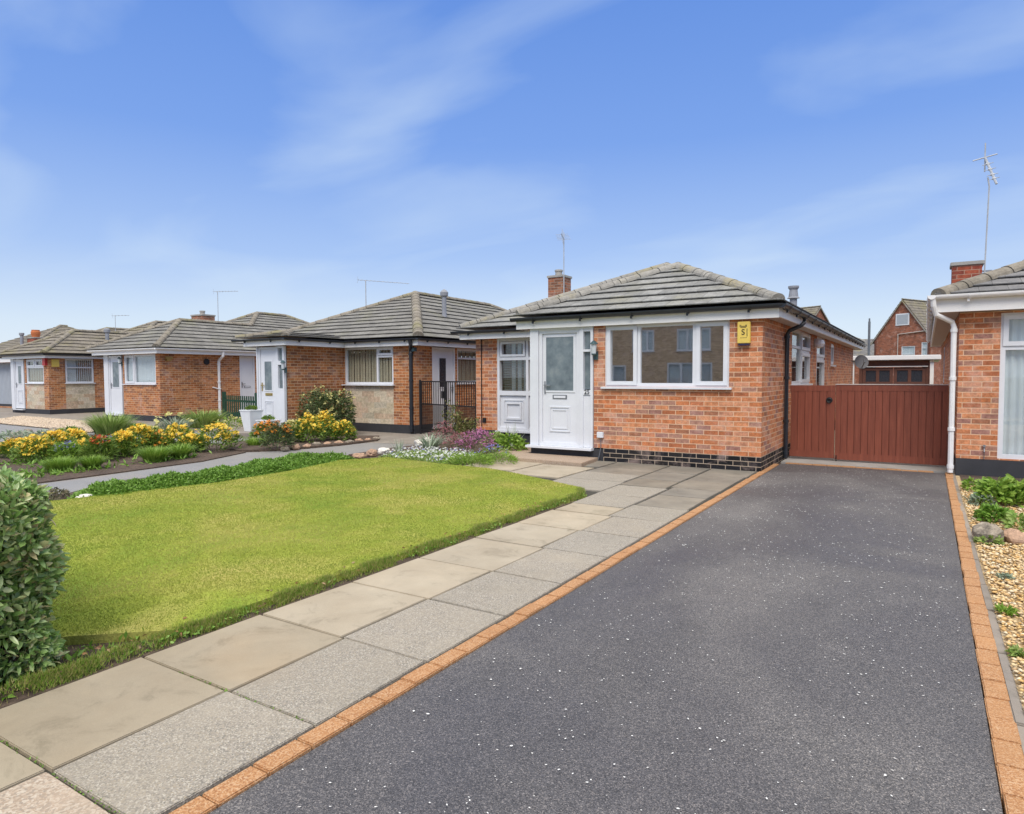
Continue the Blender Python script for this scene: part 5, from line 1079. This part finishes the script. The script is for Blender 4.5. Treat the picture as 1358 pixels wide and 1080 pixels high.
# bed in front of the porch of the next house
sheet('flower_bed', [(-11.7,8.5),(-11.2,9.1),(-10.9,10.4),(-10.9,11.6),(-11.6,12.4),(-13.9,11.0),(-13.2,9.3),(-12.4,8.6)], ZL+.045, 'soil', drop=.06)
FL2 = [(336,592,26,14,'g','low green tuft at the left tip of the stone edged bed'),(350,588,28,26,'o','orange wallflower at the left end of the stone edged bed'),(366,597,34,34,'o2','dark leafed orange wallflower at the corner of the stone edged bed'),(384,588,26,26,'y2','cream and white flowered clump between two wallflowers'),(408,588,34,34,'y','yellow wallflower in the centre of the stone edged bed'),(428,585,28,34,'y','yellow wallflower in front of the dark bush'),(452,585,28,24,'y','yellow wallflower at the right of the stone edged bed')]
for (px, py, wp, hp, k, lab) in FL2:
    p, s = atpx(px, py, ZB); r = wp/s/2; hh = hp/s
    if k == 'g': clump('grass_tuft', lab, 'plant', p.x, p.y+r*.3, ZB, r*1.2, hh*1.2, 'bright_leaf', None, 300, 0, 0, .013, kind='blade')
    else: clump('wallflower', lab, 'flower', p.x, p.y+r*.3, ZB, r*1.1, hh*1.05, {'o2': 'dark_leaf'}.get(k, 'mid_leaf'), {'y': 'petal_yellow', 'o': 'petal_orange', 'o2': 'petal_orange', 'y2': 'petal_cream'}[k], 850, 300 if k != 'o2' else 70, .11, .026, .034, group='wallflowers in the stone edged bed')
# dark flowering bush
t = thing('bush', 'rounded dark evergreen bush with pale yellow buds growing against the brown brick wall', 'bush', (-13.1, 11.95, ZB)); n = 5200; c = np.array([-13.15, 12.15, .50])
d = unit(rng.normal(size=(n, 3))); rad = rng.random(n)**.33; lump = 1+.16*np.sin(d[:, 0]*5+1)*np.cos(d[:, 2]*4)+.1*np.sin(d[:, 1]*9); P = c+d*np.array([.78, .62, .60])*(rad*lump)[:, None]
P[:, 2] = np.maximum(P[:, 2], ZB+.03); V, T = leaves(P, d+rng.normal(size=(n, 3))*.5, .09, .032); npmesh('foliage', V, T, 'dark_leaf', t)
k = np.argsort(-(d @ np.array([.25, -.55, .75]))*(rad > .9)); idx = k[:900:14]; PP = np.repeat(c+d[idx]*np.array([.80, .64, .62])*lump[idx][:, None], 7, 0)+rng.normal(size=(len(idx)*7, 3))*.025; V, T = flowers(PP, .03); npmesh('flowers', V, T, 'petal_cream', t)
mb = MB(); 
for k in range(7): a = k*.9; mb.tube([(-13.12, 12.1, ZB), (-13.12+.2*math.cos(a), 12.1+.18*math.sin(a), .3), (-13.12+.45*math.cos(a), 12.1+.4*math.sin(a), .75)], .018, 5, .006)
mb.build('stem', 'bark', t)
# leafy edging strip between lawn and neighbour's drive
def strip_cover():
    n = 34000; t = rng.random(n); A = np.array([(-8.5,4.0),(-8.5,4.9),(-8.52,6.0),(-8.7,7.2),(-8.75,8.3)]); s = t*(len(A)-1); i = np.minimum(s.astype(int), len(A)-2); f = (s-i)[:, None]; c = A[i]*(1-f)+A[i+1]*f
    wd = np.interp(t, [0, .1, .5, .85, 1], [.2, .48, .55, .55, .4]); q = rng.uniform(-1, 1, n); x = c[:, 0]+q*wd; y = c[:, 1]+rng.normal(0, .05, n)
    hgt = .125*np.sqrt(np.maximum(0, 1-q**2))*(1+.35*np.sin(x*5.1+y*3.3)*np.cos(y*4.7-x*2)+.25*np.sin(x*17+y*11)*np.sin(y*15-x*9))*np.interp(t, [0, .08, .9, 1], [.5, 1, 1.1, .6])
    z = -.06+(hgt+.05)*rng.random(n)**.35; D = np.stack([q+rng.normal(0, .6, n), rng.normal(0, .7, n), rng.uniform(.0, 1., n)], 1)
    V, T = leaves(np.stack([x, y, z], 1), D, .042, .022); return V, T
V, T = strip_cover(); tag(npmesh('ground_cover', V, T, 'cover_leaf'), kind='stuff')
# rocks
def rock(px, py, wp, hp, matn, label, z=0., pos=None, group=None):
    if pos is None: p, s = atpx(px, py, z); a = wp/s/2; hh = hp/s
    else: p = Vector((*pos, z)); a, hh = wp, hp
    bm = bmesh.new(); bmesh.ops.create_icosphere(bm, subdivisions=3, radius=1.); sd_ = random.random()*50
    from mathutils import noise as mn
    for v in bm.verts:
        k = 1+.28*mn.noise(v.co*1.3+Vector((sd_, 0, 0)))+.12*mn.noise(v.co*3.1+Vector((0, sd_, 0))); v.co = Vector((v.co.x*a*k, v.co.y*a*.75*k, (v.co.z*.62+.35)*hh*k))
    me = bpy.data.meshes.new('rock'); bm.to_mesh(me); bm.free(); me.materials.append(MATS[matn]); o = bpy.data.objects.new('rock', me); COL.objects.link(o); o.location = (p.x, p.y+(a*.5 if pos is None else 0), z); o.rotation_euler = (0, 0, random.random()*6)
    return tag(o, label, 'rock', group)
rock(108, 664, 22, 8, 'rock_white', 'whitish stone at the left tip of the leafy edging strip')
rock(474, 608, 18, 7, 'rock_orange', 'pale buff stone at the lawn corner, left of the reddish one'); rock(490, 605, 18, 9, 'rock_orange', 'reddish orange stone at the lawn corner'); rock(506, 603, 20, 9, 'rock_white', 'white stone at the lawn corner right of the reddish one'); rock(553, 592, 14, 10, 'rock_white', 'small white stone left of the alpine flowers'); rock(563, 592, 16, 11, 'rock_white', 'white stone behind the small white flowers'); rock(436, 612, 12, 6, 'rock_white', 'small white stone at the end of the edging strip')
for i, (px, py, w_, h_) in enumerate([(376, 598, 14, 9), (390, 596, 16, 10), (404, 594, 16, 8), (418, 591, 14, 8), (432, 590, 16, 6), (447, 589, 14, 7), (461, 588, 16, 7), (474, 586, 14, 7), (486, 585, 14, 6), (498, 583, 12, 6)]):
    rock(px, py, w_*.85, h_*.6, 'rock_orange' if i % 3 else 'rock_grey', ['grey stone at the left corner of the stone edged bed', 'buff stone, second from the left of the bed edging row', 'buff stone below the cream clump in the edging row', 'grey stone below the centre wallflower of the edging row', 'flat pale stone in the middle of the edging row', 'buff stone right of the flat pale one in the edging row', 'grey stone below the rightmost wallflower of the edging row', 'buff stone at the foot of the stone panel, third from the right', 'pale stone second from the right end of the edging row', 'small grey stone at the right end of the edging row'][i], ZL+.02, group='stones edging the bed')
for i, (px, py) in enumerate([(18, 581), (32, 579), (48, 581), (66, 577), (84, 578), (100, 576)]):
    rock(px, py, 18, 9, 'rock_grey', ['dark stone at the far left of the rear row', 'dark stone, second from the left in the rear row', 'dark stone, third from the left in the rear row', 'larger dark stone in the middle of the rear row', 'dark stone second from the right in the rear row', 'dark stone at the right end of the rear row'][i], ZL, group='dark stones behind the wallflowers')
# gravel patch far left
V_ = []; T_ = []
def pebbles(name, P, size, matn, **kw):
    n = len(P); o6 = np.array([[1,0,0],[-.5,.87,0],[-.5,-.87,0],[.2,.1,.8],[0,0,-.6]]); a = rng.uniform(0, 2*np.pi, n); c, s = np.cos(a), np.sin(a); sc = size*rng.uniform(.5, 1.3, (n, 1))*np.stack([rng.uniform(.7, 1.3, n), rng.uniform(.6, 1.1, n), rng.uniform(.4, .7, n)], 1)
    o8 = np.array([[1,.2,.1],[.3,.95,0],[-.7,.7,.1],[-1,-.3,0],[-.2,-.95,.1],[.8,-.7,0],[.1,.1,.85],[0,0,-.6]]); j = rng.normal(size=(n, 8, 3))*.13; L = (o8[None]+j)*sc[:, None, :]
    X = L[..., 0]*c[:, None]-L[..., 1]*s[:, None]; Y = L[..., 0]*s[:, None]+L[..., 1]*c[:, None]; V = np.stack([X, Y, L[..., 2]], 2)+P[:, None, :]
    f = [[k, (k+1) % 6, 6] for k in range(6)]+[[(k+1) % 6, k, 7] for k in range(6)]; T = (np.array(f)[None]+(np.arange(n)*8)[:, None, None]).reshape(-1, 3)
    return tag(npmesh(name, V.reshape(-1, 3), T, matn), **kw)
gpoly = [(-27.5, 9.8), (-19.4, 9.4), (-21.6, 11.6), (-30, 12.0)]; sheet('gravel_bed', gpoly, ZL+.012, 'paving_brown')
q = scatter(gpoly, 9000); pebbles('gravel', np.column_stack([q, np.full(len(q), ZL+.03)]), .035, 'gravel_pale', kind='stuff')
# ---- alpine bed in front of the house
sheet('flower_bed', [(-9.2,9.0),(-7.9,8.62),(-6.6,8.44),(-5.62,8.38),(-5.3,8.7),(-6.1,9.5),(-6.6,9.95),(-7.0,11.6),(-7.0,12.55),(-9.0,12.5),(-9.3,10.4)], -.01, 'soil', drop=.08)
n = 5200; poly = [(-8.2,8.75),(-6.6,8.5),(-6.4,9.2),(-7.0,9.9),(-8.4,10.0)]; q = scatter(poly, n); zz = .10*(1-np.minimum(1, (np.hypot(q[:, 0]+7.4, (q[:, 1]-9.2)*1.3)/1.2)**2)); P = np.column_stack([q, np.maximum(zz, .02)*rng.random(n)])
V, T = leaves(P, rng.normal(size=(n, 3))+[0, 0, 1], .05, .02); al = npmesh('alpine_plants', V, T, 'pale_leaf'); tag(al, kind='stuff')
q = scatter(poly, 420); P = np.column_stack([q, .05+.09*rng.random(420)]); V, T = flowers(P, .024, 4); tag(npmesh('alpine_flowers', V, T, 'petal_white'), kind='stuff')
q = scatter(poly, 90); P = np.column_stack([q, .06+.06*rng.random(90)]); V, T = flowers(P, .02, 4); tag(npmesh('alpine_flowers', V, T, 'petal_blue'), kind='stuff')
def atc(px, py, wp, hp, z=0): p, s = atpx(px, py, z); return p, wp/s/2, hp/s
p, r, hh = atc(628, 604, 54, 34); clump('heather', 'bright pink purple heather cushion in front of the brick pillar', 'heather', p.x, p.y+r*.4, 0, r, hh*.95, 'heather_leaf', 'petal_pink', 900, 900, .035, .012, .016, ftop=.45)
p, r, hh = atc(582, 596, 40, 34); clump('heather', 'faded rust pink heather left of the purple one', 'heather', p.x, p.y+r*.6, 0, r, hh, 'heather_leaf', 'petal_rust', 900, 700, .035, .012, .014, ftop=.3)
p, r, hh = atc(606, 602, 40, 26); clump('heather', 'low rust and pink heather between the two taller ones', 'heather', p.x, p.y+r*.4, 0, r, hh, 'heather_leaf', 'petal_rust', 700, 420, .035, .012, .014, ftop=.3)
p, r, hh = atc(672, 601, 40, 24); clump('leafy_plant', 'fresh light green leafy plant beside the concrete step', 'plant', p.x, p.y+r*.4, 0, r, hh, 'bright_leaf', None, 520, 0, .10, .045)
p, r, hh = atc(652, 592, 26, 18); clump('leafy_plant', 'small light green plant under the brick pillar behind the heather', 'plant', p.x, p.y+r*.4, 0, r, hh, 'pale_leaf', None, 300, 0, .09, .035)
p, r, hh = atc(676, 594, 26, 34); clump('daffodil', 'tall blue green daffodil leaves against the white panelled screen', 'flower', p.x, p.y+.1, 0, r*.9, hh, 'silver_leaf', 'petal_cream', 22, 0, 0, .02, .04, kind='blade', hang=.25, ftop=.98)
p, r, hh = atc(548, 600, 36, 30); clump('strappy_plant', 'arching striped grass like plant left of the heathers', 'plant', p.x+.1, p.y+.4, 0, r, hh*1.15, 'silver_leaf', None, 90, 0, 0, .022, kind='blade', hang=.8)
p, r, hh = atc(530, 603, 12, 20); clump('strappy_plant', 'small upright blue green tuft at the lawn corner beside the white stones', 'plant', p.x, p.y, 0, r, hh*1.1, 'silver_leaf', None, 26, 0, 0, .016, kind='blade', hang=.2)
p, r, hh = atc(620, 619, 56, 18); clump('grass_tuft', 'wide bright green grassy cushion on the lawn edge below the heathers', 'plant', p.x, p.y+r*.3, 0, r*1.05, hh*.85, 'bright_leaf', None, 900, 0, .09, .012)
p, r, hh = atc(660, 615, 44, 12); clump('grass_tuft', 'low green grassy cushion next to the step at the lawn edge', 'plant', p.x, p.y+r*.3, 0, r*1.05, hh, 'bright_leaf', None, 600, 0, .08, .012)
p, r, hh = atc(652, 607, 44, 14); clump('bluebell', 'small violet blue flowers in front of the purple heather', 'flower', p.x, p.y+.1, 0, r, hh, 'pale_leaf', 'petal_blue', 300, 110, .07, .015, .018, ftop=.7)
# rose bush
p, r, hh = atc(598, 590, 44, 54); t = thing('rose_bush', 'thin rose bush with reddish young leaves before the iron gate', 'bush', (p.x, p.y+.5, 0)); bp = Vector((p.x, p.y+.5, 0)); mb = MB(); LP = []; LD = []
for k in range(11):
    a = rng.uniform(0, 6.28); l = rng.uniform(.5, 1.05)*hh; q = [bp]; dd = Vector((math.cos(a)*.35, math.sin(a)*.35, 1)).normalized()
    for j in range(5): q.append(q[-1]+dd*l/5); dd = (dd+Vector(rng.normal(0, .16, 3))).normalized(); 
    mb.tube(q, .009, 5, .003)
    for j in range(2, 6):
        for _ in range(22): LP.append(np.array(q[j])+rng.normal(0, .05, 3)); LD.append(rng.normal(0, 1, 3)+[0, 0, .3])
mb.build('stem', 'bark', t); V, T = leaves(LP, LD, .06, .032); npmesh('foliage', V, T, 'rose_leaf', t)
# ---- right-hand gravel bed
rb = [(.37,-.5),(6,-.5),(6,11.46),(.38,11.46)]; slab('gravel_base', (.42,.31,.17), (.52,.40,.24), [(.50,.35,.17), (.62,.48,.28), (.34,.24,.13), (.70,.60,.44), (.44,.28,.12)], 75.); sheet('gravel_bed', rb, .0, 'gravel_base', drop=.06); sheet('soil', [(.44,10.6),(1.2,10.2),(6,10.2),(6,11.49),(.44,11.49)], .012, 'soil')
q = scatter([(.392,1.8),(1.9,1.8),(2.6,9.6),(.40,10.4)], 34000); pebbles('gravel', np.column_stack([q, .008+.02*rng.random(len(q))]), .016, 'gravel_gold', kind='stuff')
for (px, py, wp, hp, lf, lab, ll, lw) in [(1274, 652, 20, 16, 'bright_leaf', 'small bright green plant at the corner of the black plinth', .06, .03), (1324, 672, 44, 34, 'bright_leaf', 'leafy green plant in the gravel below the right window, left one of two', .09, .045), (1352, 672, 40, 36, 'bright_leaf', 'leafy green plant in the gravel cut by the right edge of the photo', .09, .045), (1300, 672, 24, 14, 'silver_leaf', 'grey green low plant in the gravel near the plinth', .07, .03), (1318, 694, 34, 20, 'cover_leaf', 'darker leafy plant between the two rocks and the big green plant', .07, .03), (1350, 706, 26, 22, 'pale_leaf', 'pale green plant behind the right hand rock', .07, .03), (1284, 712, 10, 8, 'bright_leaf', 'small weed on the gravel left of the grey rock', .05, .02), (1302, 722, 22, 10, 'pale_leaf', 'low weed at the foot of the grey rock', .05, .025), (1332, 815, 14, 7, 'bright_leaf', 'small weed in the gravel halfway down the bed', .04, .02), (1350, 872, 18, 8, 'pale_leaf', 'pale weed in the gravel at the right edge', .04, .02), (1354, 1000, 18, 8, 'bright_leaf', 'weed by the kerb in the nearest corner of the gravel', .04, .02), (1332, 770, 14, 8, 'silver_leaf', 'tiny grey weed in the gravel', .03, .015)]:
    p, r, hh = atc(px, py, wp, hp, .01); clump('garden_plant', lab, 'plant', max(p.x, .405+r*1.15), p.y+r*.4, .01, r, hh, lf, None, 420 if wp > 30 else 120, 0, ll, lw)
p, r, hh = atc(1350, 585, 10, 10, .9)
rock(1310, 722, 44, 26, 'rock_grey', 'rough grey rock in the gravel nearer the drive', .0); rock(1348, 724, 40, 20, 'rock_orange', 'smoother brownish rock at the right edge of the gravel', .0)
# ---- clipped laurel hedge in the left foreground
t = thing('hedge', 'clipped dark green laurel hedge end in the left foreground', 'hedge', (-4.2, .8, 0)); x0, x1, y0, y1, hh = -5.3, -3.56, -1.6, 1.60, .95
n = 40000; P = rng.random((n, 3)); f = rng.integers(0, 10, n); dep = rng.exponential(.035, n); nx = np.zeros((n, 3))
P = P*[x1-x0, y1-y0, hh]+[x0, y0, 0]
m1 = f < 5; m2 = (f >= 5) & (f < 7); m3 = f >= 7
P[m1, 0] = x1-dep[m1]; nx[m1] = [1, 0, .15]; P[m2, 1] = y1-dep[m2]; nx[m2] = [0, 1, .15]; P[m3, 2] = hh-dep[m3]; nx[m3] = [0, 0, 1]
c = np.array([(x0+x1)/2, (y0+y1)/2, hh/2]); q = (P-c)/np.array([(x1-x0)/2, (y1-y0)/2, hh/2]); rr_ = (np.abs(q)**14).sum(1)**(1/14); P = c+(P-c)/np.maximum(rr_, 1.)[:, None]*1.0
w_ = .06*np.sin(P[:, 1]*7+P[:, 2]*3)*np.cos(P[:, 2]*6+P[:, 0]*4)+.03*np.sin(P[:, 1]*17+P[:, 2]*13); P = P+nx*w_[:, None]; P[:, 0] -= .07*np.clip(.35-P[:, 2], 0, 1)
k = P[:, 2] > .02; P = P[k]; nx = nx[k]; m_ = len(P)
V, T = rleaves(P, nx*.35+rng.normal(size=(m_, 3))*.6+[0, 0, .25], rng.uniform(.028, .070, m_), rng.uniform(.016, .032, m_)); npmesh('foliage', V, T, 'hedge_leaf', t)
mb = MB()
for k in range(60):
    bx, by = random.uniform(x0+.1, x1-.12), random.uniform(y0+.1, y1-.12); a = random.uniform(0, 6.28)
    mb.tube([(bx, by, 0), (bx+.05*math.cos(a), by+.05*math.sin(a), .4), (min(bx+.12*math.cos(a), x1-.05), min(by+.12*math.sin(a), y1-.05), .85)], .010, 5, .004)
mb.build('stem', 'bark', t)
mb = MB(); mb.box(x0+.22, x1-.16, y0+.2, y1-.18, .02, hh-.16);  # solid near-black box filling the inside of the foliage
mb.build('inner_core', 'core_dark', t, bevel=.05) if 'core_dark' in MATS else (simple('core_dark', (.012, .016, .008), 1., .3, 30.), mb.build('inner_core', 'core_dark', t, bevel=.05))
n = 240; P = np.column_stack([rng.uniform(-3.75, -3.45, n), rng.uniform(.9, 2.2, n), np.full(n, .0)+.03*rng.random(n)]); V, T = leaves(P, rng.normal(size=(n, 3))+[0, 0, .8], .05, .022); tag(npmesh('weeds', V, T, 'cover_leaf'), kind='stuff')
# low shrub behind the hedge
p, r, hh = atc(66, 668, 60, 24); clump('low_shrub', 'low brownish shrub growing in the soil just beyond the hedge', 'shrub', -8.95, 3.75, -.02, .28, .14, 'heather_leaf', None, 500, 0, .05, .02)
# weeds in slab joints
n = 160; yj = rng.choice(np.array([1.13, 1.86]), n); P = np.column_stack([rng.uniform(-3.1, -2.2, n), yj+rng.normal(0, .006, n), np.full(n, .005)]); V, T = leaves(P, rng.normal(size=(n, 3))+[0, 0, .6], .014, .007); tag(npmesh('weeds', V, T, 'cover_leaf'), kind='stuff')
